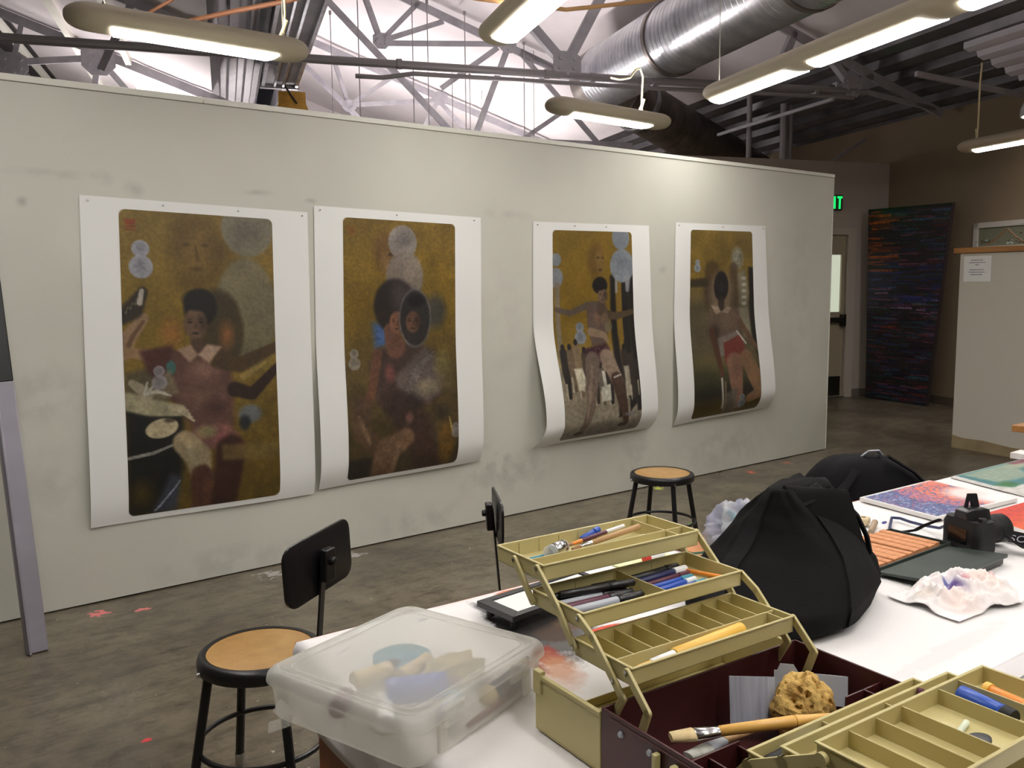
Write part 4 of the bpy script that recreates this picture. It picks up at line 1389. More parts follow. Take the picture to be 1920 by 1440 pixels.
# ------------------------------------------------------------------ stools
def stool(label, loc, rz, seat_z, back=None, group='black stools with round hardboard seats', tilt=0, yaw=0, size=(.29, .155)):
    t = thing('stool', label, 'stool', loc, rz, group)
    s = MB()
    s.lathe([(.0, seat_z - .004), (.155, seat_z - .004), (.156, seat_z - .001), (.148, seat_z + .0005), (.0, seat_z + .001)], 40)
    s.build('seat', MAT['seatwood'], t, sharp=60)
    s = MB()
    s.lathe([(.150, seat_z - .006), (.152, seat_z + .002), (.162, seat_z + .004), (.174, seat_z - .002), (.178, seat_z - .014), (.178, seat_z - .036), (.172, seat_z - .040), (.168, seat_z - .036), (.166, seat_z - .010)], 40, cap=False)
    s.build('seat_rim', MAT['black'], t, sharp=60)
    for k in range(4):
        a = math.radians(45 + 90 * k)
        c, n = math.cos(a), math.sin(a)
        s = MB()
        s.tube([(.148 * c, .148 * n, seat_z - .012), (.225 * c, .225 * n, .03)], .0135, 10)
        lg = s.build('leg', MAT['black'], t)
        s = MB()
        s.cyl((.222 * c, .222 * n, 0), (.2245 * c, .2245 * n, .04), .0155, 10)
        s.build('foot_glide', MAT['chrome'], lg)
        s = MB()
        s.cyl((.166 * c, .166 * n, seat_z - .03), (.186 * c, .186 * n, seat_z - .032), .007, 8)
        s.build('bolt', MAT['chrome'], lg)
    s = MB()
    s.tube([(.185 * math.cos(2 * math.pi * k / 40), .185 * math.sin(2 * math.pi * k / 40), .19) for k in range(40)], .008, 8, closed=True)
    s.build('foot_ring', MAT['black'], t)
    if back is not None:
        # local x = outwards behind the seat
        s = MB()
        s.bar((.172, 0, seat_z - .06), (.205, 0, back + .03), .034, .006, up=(1, 0, 0))
        s.bar((.10, 0, seat_z - .03), (.18, 0, seat_z - .045), .034, .006)
        s.build('back_post', MAT['black'], t)
        s = MB()
        piv = Matrix.Translation((.205, 0, back)) @ Matrix.Rotation(math.radians(yaw), 4, 'Z')
        rot = piv @ Matrix.Translation((-.012, 0, 0)) @ Matrix.Rotation(math.radians(tilt), 4, 'X')
        prof = rrect(size[0], size[1], .04, 5)
        rings = []
        for d, k in ((-.008, .93), (-.005, 1), (0.002, 1), (.004, .95)):
            rings.append([(d + .35 * (y * k) ** 2 * -1 + (.0), y * k, z * k) for y, z in prof])
        s.loft(rings, mt=rot)
        s.build('backrest', MAT['black'], t, sharp=50)
        s = MB()
        s.bar(piv @ Vector((.008, 0, -.05)), piv @ Vector((.012, 0, .045)), .045, .024, up=piv.to_3x3() @ Vector((1, 0, 0)))
        s.cyl(piv @ Vector((.01, 0, .01)), piv @ Vector((.036, 0, .01)), .012, 12)
        s.build('back_bracket', MAT['black'], t, bevel=.004)
    return t

stool('stool with a tilted black backrest beside the left end of the white table', (.925, 2.41, 0), math.radians(-46), .46, .725, tilt=4, yaw=-16, size=(.31, .18))
stool('stool whose backrest shows edge-on beyond the table, before the second print', (1.98, 2.35, 0), math.radians(150), .375, .70, tilt=0)
stool('backless stool standing by the partition under the third print', (3.615, 3.31, 0), math.radians(20), .46)

# ------------------------------------------------------------------ the two work tables under white cloths
def stained_cloth():
    m = M('white_cloth', (236, 233, 232), 0.7, bump=(7, 0.45))
    nt = m.node_tree
    p = nt.nodes['Principled BSDF']
    L = nt.links.new
    g = nt.nodes.new('ShaderNodeNewGeometry')
    n = nt.nodes.new('ShaderNodeTexNoise')
    n.inputs['Scale'].default_value = 22
    n.inputs['Detail'].default_value = 6
    n.inputs['Roughness'].default_value = .65
    L(g.outputs['Position'], n.inputs['Vector'])
    c = None
    for (x, y, rx, ry, rot, colr, st, lo) in (
            (1.22, 1.42, .20, .10, 60, (96, 92, 90), 1, .30), (1.20, 1.47, .10, .09, 0, (52, 48, 46), 1, .28), (1.16, 1.50, .13, .05, 80, (40, 38, 38), 1, .25),
            (1.26, 1.43, .09, .04, 20, (92, 70, 50), .9, .33), (1.20, 1.41, .05, .06, 20, (70, 50, 36), 1, .3), (1.17, 1.62, .08, .02, 90, (70, 70, 72), .9, .42), (1.115, 1.335, .055, .04, 70, (150, 44, 28), 1, .33),
            (1.09, 1.265, .055, .10, -25, (206, 148, 108), .8, .55), (1.065, 1.31, .02, .05, 0, (150, 80, 52), .9, .5), (1.31, 1.36, .05, .014, -5, (214, 82, 52), 1, .2),
            (1.40, 1.35, .07, .01, -5, (206, 166, 120), 1, .3), (1.29, 1.685, .05, .014, 0, (214, 130, 96), 1, .3), (2.59, 1.43, .022, .008, 20, (44, 52, 120), 1, .1),
            (1.02, 1.66, .02, .01, 0, (90, 96, 140), 1, .3), (.80, 1.62, .04, .004, 30, (90, 80, 140), .8, .3), (1.78, .83, .3, .03, 0, (220, 214, 214), .8, .3)):
        mp = nt.nodes.new('ShaderNodeMapping')
        mp.vector_type = 'TEXTURE'
        mp.inputs['Location'].default_value = (x, y, 0)
        mp.inputs['Rotation'].default_value = (0, 0, math.radians(rot))
        mp.inputs['Scale'].default_value = (rx, ry, 1e6)
        L(g.outputs['Position'], mp.inputs['Vector'])
        ln = nt.nodes.new('ShaderNodeVectorMath')
        ln.operation = 'LENGTH'
        L(mp.outputs['Vector'], ln.inputs[0])
        ad = nt.nodes.new('ShaderNodeMath')
        ad.operation = 'MULTIPLY_ADD'
        L(n.outputs['Fac'], ad.inputs[0])
        ad.inputs[1].default_value = -1.3
        L(ln.outputs['Value'], ad.inputs[2])
        k = nt.nodes.new('ShaderNodeMapRange')
        k.inputs['From Min'].default_value = .32
        k.inputs['From Max'].default_value = .32 - lo * 1.2
        k.inputs['To Max'].default_value = st
        L(ad.outputs[0], k.inputs['Value'])
        x_ = nt.nodes.new('ShaderNodeMix')
        x_.data_type = 'RGBA'
        L(k.outputs['Result'], x_.inputs[0])
        if c is None:
            x_.inputs[6].default_value = (*lin((230, 227, 225)), 1)
        else:
            L(c, x_.inputs[6])
        x_.inputs[7].default_value = (*lin(colr), 1)
        c = x_.outputs[2]
    L(c, p.inputs['Base Color'])
    return m
MAT['cloth'] = stained_cloth()
TANG = math.radians(-2.36)
MT = Matrix.Translation((.742, 1.736, 0)) @ Matrix.Rotation(TANG, 4, 'Z')
ZT = .752


def work_table(label, y0, y1, x0, x1, panels):
    t = thing('work_table', label, 'table', (.742, 1.736, 0), TANG, 'work tables pushed together')
    s = MB()
    s.span((x0, y0, .715), (x1, y1, .7485))
    s.build('tabletop', MAT['orangewood'], t, bevel=.003)
    for x in (x0 + .003, x1 - .05):
        s = MB()
        s.span((x, y0 + .05, .0), (x + .04, y1 - .11, .715))
        s.build('end_panel', MAT['orangewood'], t)
    return t

def cloth(label, y0, y1, x0, x1, dropL, dropB):
    t = MB()
    n, m = 150, 60
    xs = [-dropL + (x1 - x0 + dropL) * i / (n - 1) for i in range(n)]
    xs = [(-dropL + dropL * i / 8) for i in range(8)] + [(x1 - x0) * i / (n - 1) for i in range(n)]
    ys = [y0 + (y1 - y0) * j / (m - 1) for j in range(m)] + [y1 + dropB * (k + 1) / 3 for k in range(3)]
    vs, fs = [], []
    for y in ys:
        for s_ in xs:
            w = mnoise.noise(Vector((s_ * 2.2, y * 5.5, 3.1))) * .0022 + mnoise.noise(Vector((s_ * 7, y * 14, 8.0))) * .0010
            X, Y, Z = x0 + s_, y, .7515 + w
            if s_ < 0:
                d = -s_
                X = x0 - .006 - .012 * (d / max(dropL, .01)) - .012 * mnoise.noise(Vector((y * 6, 0, d * 4)))
                Z = .753 - d * (1 + .12 * mnoise.noise(Vector((y * 4, 2, 0))))
            if y > y1:
                Y = y1 + .004
                Z = min(Z, .753) - (y - y1)
            vs.append(MT @ Vector((X, Y, Z)))
    N_ = len(xs)
    for j in range(len(ys) - 1):
        for i in range(N_ - 1):
            a = j * N_ + i
            fs.append((a, a + 1, a + N_ + 1, a + N_))
    t.add(vs, fs)
    o = t.build('table_cloth', MAT['cloth'], None, org=tuple(MT @ Vector((x0 + 1, (y0 + y1) / 2, .7505))), sharp=180)
    sd = o.modifiers.new('thick', 'SOLIDIFY')
    sd.thickness = .0015
    sd.offset = -1
    return tag(o, label, 'tablecloth', 'white cloths on the work tables')

work_table('orange wood work table along the partition side, under the bags and paintings', -.985, 0, 0, 3.3, 2)
work_table('orange wood work table nearest the viewer, carrying the front of the tool box', -1.80, -.995, .30, 3.3, 2)
cloth('white paint-stained cloth on the table toward the partition', -.983, -.012, 0, 3.29, .14, .012)
cloth('clean white cloth on the table nearest the viewer', -1.79, -.997, .30, 3.29, .14, .0)
s = MB()
s.loft([[MT @ Vector((x, -.99 + d * .026, ZT + .0045 + h + .002 * mnoise.noise(Vector((x * 5, d, 0))))) for d, h in ((-1, 0.002), (-.4, .010), (.4, .011), (1, .002), (.4, .006), (-.4, .005))] for x in [.9 + 2.3 * k / 30 for k in range(31)]])
tag(s.build('cloth_fold', M('grey_fold', (212, 208, 208), .7), org=tuple(MT @ Vector((2, -.99, ZT)))), 'raised greyish cloth strip over the joint between the two tables', 'cloth strip')


# ------------------------------------------------------------------ small long things: pens, brushes, sticks
def rod(name, label, cat, p, q, segs, group=None, n=12):
    """segs = (from, to, r0, r1, material, part name, flatness) along p -> q in fractions"""
    p, q = Vector(p), Vector(q)
    L = (q - p).length
    t = thing(name, label, cat, p, 0, group, rot=align(p, q))
    for g in segs:
        f0, f1, r0, r1, mt, nm = g[:6]
        fl = g[6] if len(g) > 6 else 1.0
        s = MB()
        c = min(.0012, r0 * .3)
        s.tube([(L * f0, 0, 0), (L * f0 + c, 0, 0), (L * f1 - c, 0, 0), (L * f1, 0, 0)], [r0 - c, r0, r1, max(r1 - c, .0003)], n, flat=fl)
        s.build(nm, MAT[mt] if isinstance(mt, str) else mt, t, sharp=45)
    return t

BOXM = Matrix.Translation((0.906, 1.113, ZT)) @ Matrix.Rotation(math.radians(-4.067), 4, 'Z')
TB = lambda l, n, h: BOXM @ Vector((l, n, h))
pen = lambda body, cap, r=.005, cf=.28: [(0, 1 - cf, r, r, body, 'barrel'), (1 - cf, 1, r * 1.15, r * 1.05, cap, 'cap')]

# ------------------------------------------------------------------ tool box
box = thing('tool_box', 'open beige and maroon art tool box with fanned-out trays on the white table', 'tool box', (0.906, 1.113, ZT), math.radians(-4.067))
BL, BW, BH, n0, n1 = .455, .004, .112, -.475, -.175
s = MB()
s.span((0, n0, 0.002), (BL, n1, .007))
s.span((0, n0, 0.002), (BW, n1, BH))
s.span((BL - BW, n0, 0.002), (BL, n1, BH))
s.span((BW, n1 - BW, 0.002), (BL - BW, n1, BH))
s.span((BW, n0, 0.002), (BL - BW, n0 + BW, BH))
s.span((-.002, n0 + .02, BH - .012), (0.0005, n1 - .02, BH - .008))
s.build('base', MAT['maroon'], box, bevel=.0015)
for dv in ((((.004, -.345, .007), (.12, -.342, .095)), ((.055, -.47, .007), (.058, -.342, .09)), ((.115, -.47, .007), (.118, -.342, .09))),
           (((.36, -.352, .007), (.451, -.349, .098)), ((.405, -.47, .007), (.408, -.349, .098)))):
    s = MB()
    for lo, hi in dv:
        s.span(lo, hi)
    s.build('divider', MAT['maroon'], box)
for n in (-.222, -.285):
    s = MB()
    s.cyl((.0, n, .088), (-.004, n, .088), .0055, 12, .004)
    s.build('rivet', MAT['greyplastic'], box)
s = MB()
s.span((-.012, -.345, .066), (-.001, -.300, .074))
s.span((-.012, -.345, .066), (-.001, -.336, .096))
s.span((-.012, -.309, .066), (-.001, -.300, .098))
s.build('latch', MAT['beige'], box, bevel=.002)


def lid(na, nb, h, hinge):
    """lid half lying open as a trough; hinge = side next to the base"""
    s = MB()
    w = .004
    s.span((0, na, .002), (BL, nb, .006))
    s.loft([[(-.001, na, .006), (-.001, nb, .006), (-.001, nb, h), (-.001, na, h)], [(w, na, .006), (w, nb, .006), (w, nb, h), (w, na, h)]])
    s.loft([[(BL + .001, na, .006), (BL + .001, nb, .006), (BL + .001, nb, h), (BL + .001, na, h)], [(BL - w, na, .006), (BL - w, nb, .006), (BL - w, nb, h), (BL - w, na, h)]])
    far = nb if hinge < (na + nb) / 2 else na
    hn = nb if far == na else na
    s.span((w, min(far, far + (w if far == na else -w)), .006), (BL - w, max(far, far + (w if far == na else -w)), .022))
    s.span((w, min(hn, hn + (w if hn == na else -w)), .006), (BL - w, max(hn, hn + (w if hn == na else -w)), h))
    sg = 1 if far > hinge else -1
    for x in (-.004, BL - .001):
        s.span((x, na, h - .008), (x + .005, nb, h))
    s.span((-.006, min(far, far - sg * .02), h - .035), (.006, max(far, far - sg * .02), h + .006))
    s.span((w, min(hinge, hinge + sg * .04), h - .025), (.09, max(hinge, hinge + sg * .04), h - .021))
    return s.build('lid_half', MAT['beige'], box, bevel=.0015)

lid(-.1735, 0.0, .104, -.17)
lid(-.655, -.4765, .104, -.48)


def tray(l0, l1, f, b, h0, h1, cross=(), along=(), ribs=0):
    """open tray: cross = (l, n from, n to) walls; along = (n, l from, l to) walls"""
    s = MB()
    w = .0028
    s.span((l0, f, h0), (l1, b, h0 + .0025))
    s.span((l0, f, h0), (l0 + w, b, h1))
    s.span((l1 - w, f, h0), (l1, b, h1))
    s.span((l0 + w, f, h0), (l1 - w, f + w, h1))
    s.span((l0 + w, b - w, h0), (l1 - w, b, h1))
    for l, a, c in cross:
        s.span((l - .0012, a, h0), (l + .0012, c, h1 - .003))
    for n, a, c in along:
        s.span((a, n - .0013, h0), (c, n + .0013, h1 - .002))
    for k in range(ribs):
        l = l0 + (l1 - l0) * (k + 1) / (ribs + 1)
        s.span((l - .001, b - w - .0015, h0), (l + .001, b - w + .0002, h1 - .003))
    e = .0022
    for lo, hi in (((l0 - e, f - e, h1 - .003), (l1 + e, f + .0005, h1)), ((l0 - e, b - .0005, h1 - .003), (l1 + e, b + e, h1)),
                   ((l0 - e, f, h1 - .003), (l0 + .0005, b, h1)), ((l1 - .0005, f, h1 - .003), (l1 + e, b, h1))):
        s.span(lo, hi)
    return s.build('tray', MAT['beige'], box, bevel=.0009)

l0, l1 = .032, .404
tray(l0, l1, .020, .165, .249, .279, along=[(.064, l0, l1), ], cross=[(.36, .020, .165)], ribs=7)
tray(l0, l1, -.090, .053, .199, .228, cross=[(.222, -.09, .053)], ribs=3)
tray(l0, l1, -.210, -.068, .149, .179, along=[(-.168, l0, l1)], cross=[(l0 + (l1 - l0) * k / 9, -.168, -.068) for k in range(1, 9)] + [(.385, -.21, -.168)])
l2, l3 = .040, .414
tray(l2, l3, -.57, -.430, .120, .146, cross=[(.19, -.57, -.43)])
tray(l2, l3, -.625, -.484, .149, .176, cross=[(.255, -.625, -.484)])
tray(l2, l3, -.672, -.535, .178, .205, cross=[(l2 + (l3 - l2) * k, -.672, -.535) for k in (.16, .31, .46, .69, .82)])


def link(pts, w=.013, outer=1):
    for l in (.0255, .4085):
        s = MB()
        for p, q in zip(pts[:-1], pts[1:]):
            s.bar((l, p[0], p[1]), (l, q[0], q[1]), .006, w, up=(0, -(q[1] - p[1]), q[0] - p[0]))
        for p in pts:
            s.cyl((l - .003, p[0], p[1]), (l + .003, p[0], p[1]), w / 2, 14)
        o = s.build('link_arm', MAT['beige'], box, bevel=.0008)
        for p in pts[::2]:
            s = MB()
            s.cyl((l - .0045, p[0], p[1]), (l + .0045, p[0], p[1]), .003, 8)
            s.build('pivot_pin', MAT['chrome'], o)

link([(.100, .270), (.044, .208)])
link([(.030, .272), (-.026, .222), (-.074, .166)])
link([(-.086, .220), (-.122, .199), (-.174, .148), (-.196, .126), (-.172, .084)])
link([(-.205, .172), (-.252, .126), (-.236, .082)])
for l in (.033, .421):
    for (p, q) in (((-.40, .085), (-.437, .130)), ((-.437, .130), (-.492, .160)), ((-.492, .160), (-.548, .190)), ((-.50, .127), (-.56, .158)), ((-.56, .158), (-.61, .186))):
        s = MB()
        s.bar((l, p[0], p[1]), (l, q[0], q[1]), .006, .014, up=(0, -(q[1] - p[1]), q[0] - p[0]))
        for e in (p, q):
            s.cyl((l - .0035, e[0], e[1]), (l + .0035, e[0], e[1]), .0085, 14)
        s.build('link_arm', MAT['beige'], box)

# what lies in the trays and the box
rod('paintbrush', 'pale wooden brush with a thick handle in the top tray', 'paintbrush', TB(.16, .105, .262), TB(.345, .125, .272), [(0, .12, .0035, .004, 'twig', 'bristles'), (.12, .28, .0042, .005, 'chrome', 'ferrule'), (.28, 1, .0048, .0062, 'rawwood', 'handle')], 'brushes in the top tray')
rod('paintbrush', 'dark-handled brush lying crossed over the pale brush in the top tray', 'paintbrush', TB(.15, .122, .264), TB(.32, .142, .274), [(0, .15, .003, .0034, 'twig', 'bristles'), (.15, .3, .0036, .004, 'orangep', 'ferrule'), (.3, .7, .004, .004, 'plum', 'handle'), (.7, 1, .0042, .0036, 'white', 'handle_end')], 'brushes in the top tray')
rod('paintbrush', 'slim white-ended brush at the front of the pale brush in the top tray', 'paintbrush', TB(.19, .085, .258), TB(.335, .098, .262), [(0, .5, .003, .003, 'twig', 'handle'), (.5, 1, .003, .0026, 'white', 'handle_end')], 'brushes in the top tray')
rod('marker_pen', 'blue pen standing out behind the brushes in the top tray', 'pen', TB(.215, .148, .262), TB(.262, .15, .275), pen('blue', 'blue', .006), 'pens in the top tray')
rod('pencil', 'dark green pencil in the left end of the top tray', 'pencil', TB(.055, .098, .2565), TB(.135, .112, .2565), [(0, .9, .0042, .0042, 'green', 'shaft'), (.9, 1, .004, .001, 'rawwood', 'tip')], 'pencils in the top tray', 6)
rod('pencil', 'grey-green pencil behind the dark green one in the top tray', 'pencil', TB(.062, .116, .256), TB(.14, .124, .256), [(0, .9, .0038, .0038, 'teal', 'shaft'), (.9, 1, .0036, .001, 'rawwood', 'tip')], 'pencils in the top tray', 6)
t = rod('sharpener_tin', 'shiny silver and clear tube beside the green pencil in the top tray', 'tube', TB(.100, .100, .267), TB(.150, .118, .267), [(0, .3, .0125, .0135, 'clear', 'clear_end'), (.3, .95, .0135, .0135, 'chrome', 'metal_body'), (.95, 1, .0135, .012, 'clear', 'rim')], None, 20)
for k, (p, q, b, c, nm) in enumerate((((.045, .040, .2085), (.205, .032, .2085), 'black', 'black', 'black marker at the back of the middle rear tray'),
                                      ((.040, .022, .2085), (.200, .014, .2085), 'charcoalgrey', 'black', 'charcoal marker with a grey band, second from the back of the middle rear tray'),
                                      ((.042, .004, .2085), (.196, -.004, .2085), 'greyplastic', 'black', 'grey-barrelled marker in the middle of the middle rear tray'),
                                      ((.040, -.014, .2085), (.200, -.020, .2085), 'plum', 'black', 'plum marker with a black cap in the middle rear tray'),
                                      ((.042, -.034, .2085), (.205, -.040, .2085), 'greyplastic', 'black', 'fat pale grey marker with a black cap at the front of the middle rear tray'),
                                      ((.044, -.058, .2075), (.200, -.064, .2075), 'navy', 'charcoalgrey', 'navy marker lying against the front wall of the middle rear tray'),
                                      ((.060, .012, .222), (.210, -.012, .222), 'black', 'black', 'black marker lying on top of the others in the middle rear tray'))):
    rod('marker_pen', nm, 'marker', TB(*p), TB(*q), pen(b, c, .0068 if k != 4 else .0078, .34), 'markers in the left of the middle tray')
for k, (p, q, b, c, nm, r) in enumerate((((.235, .030, .209), (.365, .036, .209), 'black', 'black', 'thick black pen at the back right of the middle rear tray', .0075),
                                         ((.232, .010, .209), (.370, .018, .209), 'navy', 'white', 'navy pen with a white cap at the right of the middle rear tray', .0068),
                                         ((.245, -.006, .2075), (.360, .000, .2075), 'plum', 'plum', 'plum pen in the right of the middle rear tray', .005),
                                         ((.235, -.022, .2075), (.350, -.018, .2075), 'blue', 'teal', 'blue pen with a teal cap in the right of the middle rear tray', .005),
                                         ((.236, -.040, .2075), (.345, -.032, .2075), 'blue', 'white', 'blue pen with a white end in the right of the middle rear tray', .005),
                                         ((.237, -.058, .2075), (.352, -.050, .2075), 'blue', 'teal', 'blue pen against the front wall of the middle rear tray', .0052))):
    rod('ballpoint_pen', nm, 'pen', TB(*p), TB(*q), pen(b, c, r, .25), 'pens in the right of the middle tray')
rod('pencil', 'bright orange pencil slanting in the right corner of the middle rear tray', 'pencil', TB(.362, .020, .2075), TB(.396, -.062, .2075), [(0, .9, .004, .004, 'orangep', 'shaft'), (.9, 1, .0038, .001, 'rawwood', 'tip')], None, 6)
rod('paintbrush', 'flat amber-handled brush with a white tip in the front trough of the lowest rear tray', 'paintbrush', TB(.050, -.190, .164), TB(.300, -.186, .170), [(0, .05, .003, .004, 'twig', 'tip'), (.05, .16, .0045, .0045, 'brushwood', 'ferrule'), (.16, .36, .0065, .0075, 'white', 'neck'), (.36, 1, .0105, .0125, 'yellowp', 'handle')])
rod('chalk_stub', 'dark brown chalk stub behind the amber brush in the lowest rear tray', 'chalk', TB(.185, -.177, .163), TB(.225, -.175, .163), [(0, 1, .0075, .0065, 'plum', 'stub')])
rod('chalk_stub', 'thin red-brown chalk stub right of the amber brush in the lowest rear tray', 'chalk', TB(.31, -.190, .158), TB(.372, -.188, .158), [(0, 1, .005, .0035, 'plum', 'stub')])

rod('spray_tube', 'blue tube with a black cap lying in the front tray', 'tube', TB(.326, -.553, .1935), TB(.312, -.632, .1935), [(0, .76, .0122, .0122, 'blue', 'tube_body'), (.76, .80, .0118, .0125, 'blue', 'shoulder'), (.80, 1, .0130, .0126, 'blackrub', 'cap')], None, 20)
rod('thread_spool', 'orange spool with yellow ends lying beside the blue tube in the front tray', 'spool', TB(.372, -.562, .1915), TB(.362, -.630, .1915), [(0, .13, .0108, .0108, 'yellowp', 'spool_end'), (.13, .87, .0088, .0088, 'orangep', 'thread'), (.87, 1, .0108, .0108, 'yellowp', 'spool_end')], None, 20)
s = MB()
s.loft([[TB(.238 + .022 * math.cos(a) * k, -.625 + .014 * math.sin(a) * k, .1808 + z) for a in [2 * math.pi * i / 20 for i in range(20)]] for z, k in ((0, .9), (.003, 1), (.006, .97), (.007, .8))])
tag(s.build('eraser', MAT['charcoalgrey'], org=tuple(TB(.238, -.625, .1808))), 'dark grey oval eraser lying in the front tray', 'eraser')
rod('chalk_stub', 'pale green chalk stub behind the dark oval eraser in the front tray', 'chalk', TB(.235, -.602, .185), TB(.272, -.592, .185), [(0, 1, .0042, .0042, M('pale_green_chalk', (206, 214, 190), .8), 'stub')])
rod('marker_pen', 'black fat marker in the left end of the lowest front tray', 'marker', TB(.060, -.446, .130), TB(.118, -.444, .130), pen('blackrub', 'black', .0085, .2), 'markers in the front trays')
s = MB()
s.loft([[TB(l, n, .1265 + z) for n in (-.452, -.436)] + [TB(l, n, .1255 + z) for n in (-.436, -.452)] for l, z in ((.105, .004), (.185, .006))])
tag(s.build('metal_ruler', MAT['greyplastic'], org=tuple(TB(.145, -.444, .127))), 'pale blue-grey ruler in the lowest front tray behind the black marker', 'ruler')
rod('marker_pen', 'black marker at the left end of the middle front tray', 'marker', TB(.068, -.512, .158), TB(.105, -.510, .158), pen('blackrub', 'black', .0085, .2), 'markers in the front trays')
rod('crayon', 'short dark purple crayon upright at the right of the middle front tray', 'crayon', TB(.326, -.493, .154), TB(.334, -.491, .175), [(0, 1, .005, .005, 'plum', 'stick')])

# in the maroon base
t = rod('paintbrush', 'large hog brush with varnished handle lying across the maroon box', 'paintbrush', TB(.040, -.285, .099), TB(.275, -.392, .108),
        [(0, .14, .0115, .0145, 'bristle', 'bristles', .55), (.14, .29, .0125, .0095, 'chrome', 'ferrule', .7), (.29, .75, .0078, .0092, 'brushwood', 'handle'), (.75, 1, .0092, .005, 'brushwood', 'handle_end')], 'brushes in the maroon box', 16)
rod('paintbrush', 'white-bristled flat brush under the large brush in the maroon box', 'paintbrush', TB(.046, -.315, .083), TB(.20, -.300, .070), [(0, .3, .010, .012, M('grey_bristle', (196, 196, 186), .8, var=(70, (160, 160, 150), .8)), 'bristles', .4), (.3, .55, .0105, .008, 'greyplastic', 'ferrule', .6), (.55, 1, .006, .006, 'rawwood', 'handle')], 'brushes in the maroon box', 14)
t = thing('sea_sponge', 'yellow-brown sea sponge sitting in the maroon box', 'sponge', TB(.325, -.295, .062), 0)
bm = bmesh.new()
bmesh.ops.create_icosphere(bm, subdivisions=5, radius=1)
for v in bm.verts:
    d = v.co.normalized()
    k = 1 + .16 * mnoise.noise(d * 2.2 + Vector((4, 1, 0))) + .07 * mnoise.noise(d * 6)
    hole = mnoise.noise(d * 5.5 + Vector((9, 3, 2)))
    if hole > .32:
        k -= (hole - .32) * .75
    k += .015 * mnoise.noise(d * 30)
    v.co = Vector((d.x * .052, d.y * .048, d.z * .052 + (.010 if d.z > .3 else 0) * d.z)) * k
me = bpy.data.meshes.new('sponge_body')
bm.to_mesh(me)
bm.free()
me.materials.append(MAT['sponge'])
o = bpy.data.objects.new('sponge_body', me)
COL.objects.link(o)
o.parent = t
s = MB()
s.loft([[(x, y, z) for x, y in rrect(.075, .004, .0018, 2)] for z in (0, .082)])
o = s.build('sample_card', M('ribbed_card', (190, 194, 206), .5, var=(140, (158, 160, 176), .9, (1, .05, .05))), org=None)
o.location = TB(.262, -.248, .03)
o.rotation_euler = (math.radians(-16), 0, math.radians(-42))
tag(o, 'pale ribbed card leaning behind the sponge in the maroon box', 'card')
s = MB()
s.loft([[(x, y, z) for x, y in ((-.06, 0), (.06, 0), (.06, .003), (-.06, .003))] for z in (0, .05)] )
s.loft([[(-.02, .0, .05), (-.055, 0, .05), (-.055, .003, .05), (-.02, .003, .05)], [(-.028, 0, .062), (-.05, 0, .062), (-.05, .003, .062), (-.028, .003, .062)]])
o = s.build('blister_pack', MAT['greyplastic'], org=None)
o.location = TB(.385, -.265, .045)
o.rotation_euler = (math.radians(-12), 0, math.radians(-52))
tag(o, 'grey hanging card pack standing behind the sponge toward the right of the maroon box', 'packaging')
s = MB()
s.span((-.05, -.025, 0), (.05, .025, .028))
o = s.build('slate_box', M('slate', (60, 62, 70), .5), org=None, bevel=.003)
o.location = TB(.28, -.385, .008)
o.rotation_euler = (0, 0, .3)
tag(o, 'dark slate coloured case on the bottom of the maroon box', 'case')
rod('marker_pen', 'black fat pen on the bottom of the maroon box below the brushes', 'marker', TB(.125, -.315, .02), TB(.225, -.33, .02), pen('charcoalgrey', 'black', .010, .3), 'markers in the maroon box')

# ------------------------------------------------------------------ translucent storage box
SB = Matrix.Translation((.788, 1.330, ZT + .004)) @ Matrix.Rotation(math.radians(17.5), 4, 'Z')
t = thing('storage_box', 'translucent plastic project case overhanging the left corner of the white table', 'storage box', SB.translation, math.radians(17.5))
bw, bd = .372, .342
s = MB()
prof = [(0.001, -.010), (.004, -.004), (.012, -.001), (.050, .001), (.060, .003), (.066, .006), (.068, .006)]
rings = [[(x, y, z) for x, y in rrect(bw + 2 * g, bd + 2 * g, .032, 6)] for z, g in prof]
s.loft(rings, cap=False)
n = len(rings[0])
s.add(rings[0], [tuple(range(n))])
s.build('box_body', MAT['milky'], t, sharp=60)
s = MB()
rings = []
for z, g in ((.066, .009), (.070, .010), (.082, .008), (.088, .004), (.090, -.002), (.090, -.010), (.087, -.014), (.086, -.020), (.088, -.024), (.0885, -.03)):
    rings.append([(x, y, z) for x, y in rrect(bw + 2 * g, bd + 2 * g, .034, 6)])
s.loft(rings, cap=False)
s.add(rings[-1], [tuple(range(n))])
s.build('lid', MAT['milkylid'], t, sharp=60)
for (x, y, sx, sy) in ((.09, -bd / 2 - .009, .055, .006), (-.10, -bd / 2 - .009, .055, .006)):
    s = MB()
    s.box((x, y, .070), (sx, sy, .036))
    s.box((x, y - (.003 if sy < .02 else 0), .086), (sx * .9, sy * 1.3, .006))
    s.build('latch', MAT['latchplastic'], t, bevel=.004)
s = MB()
s.bar((-bw / 2 - .012, .10, .045), (-bw / 2 - .030, .10, .030), .05, .003, up=(0, 1, 0))
s.bar((-bw / 2 - .030, .10, .030), (-bw / 2 - .033, .10, .012), .05, .003, up=(0, 1, 0))
s.build('latch', MAT['latchplastic'], t, bevel=.001)
for x in (-.12, .12):
    s = MB()
    s.span((x - .012, -bd / 2 - .007, .012), (x + .012, -bd / 2 + .0005, .060))
    s.build('side_rib', MAT['milky'], t, bevel=.003)
P_ = lambda x, y, z: Vector((x, y, z))
Q_ = lambda x, y, z: SB @ Vector((x, y, z))
s = MB()
s.tube([(x, y, .0905) for x, y in rrect(bw - .012, bd - .012, .030, 6)], .0022, 6, closed=True)
s.build('lid_rim', MAT['latchplastic'], t)
s = MB()
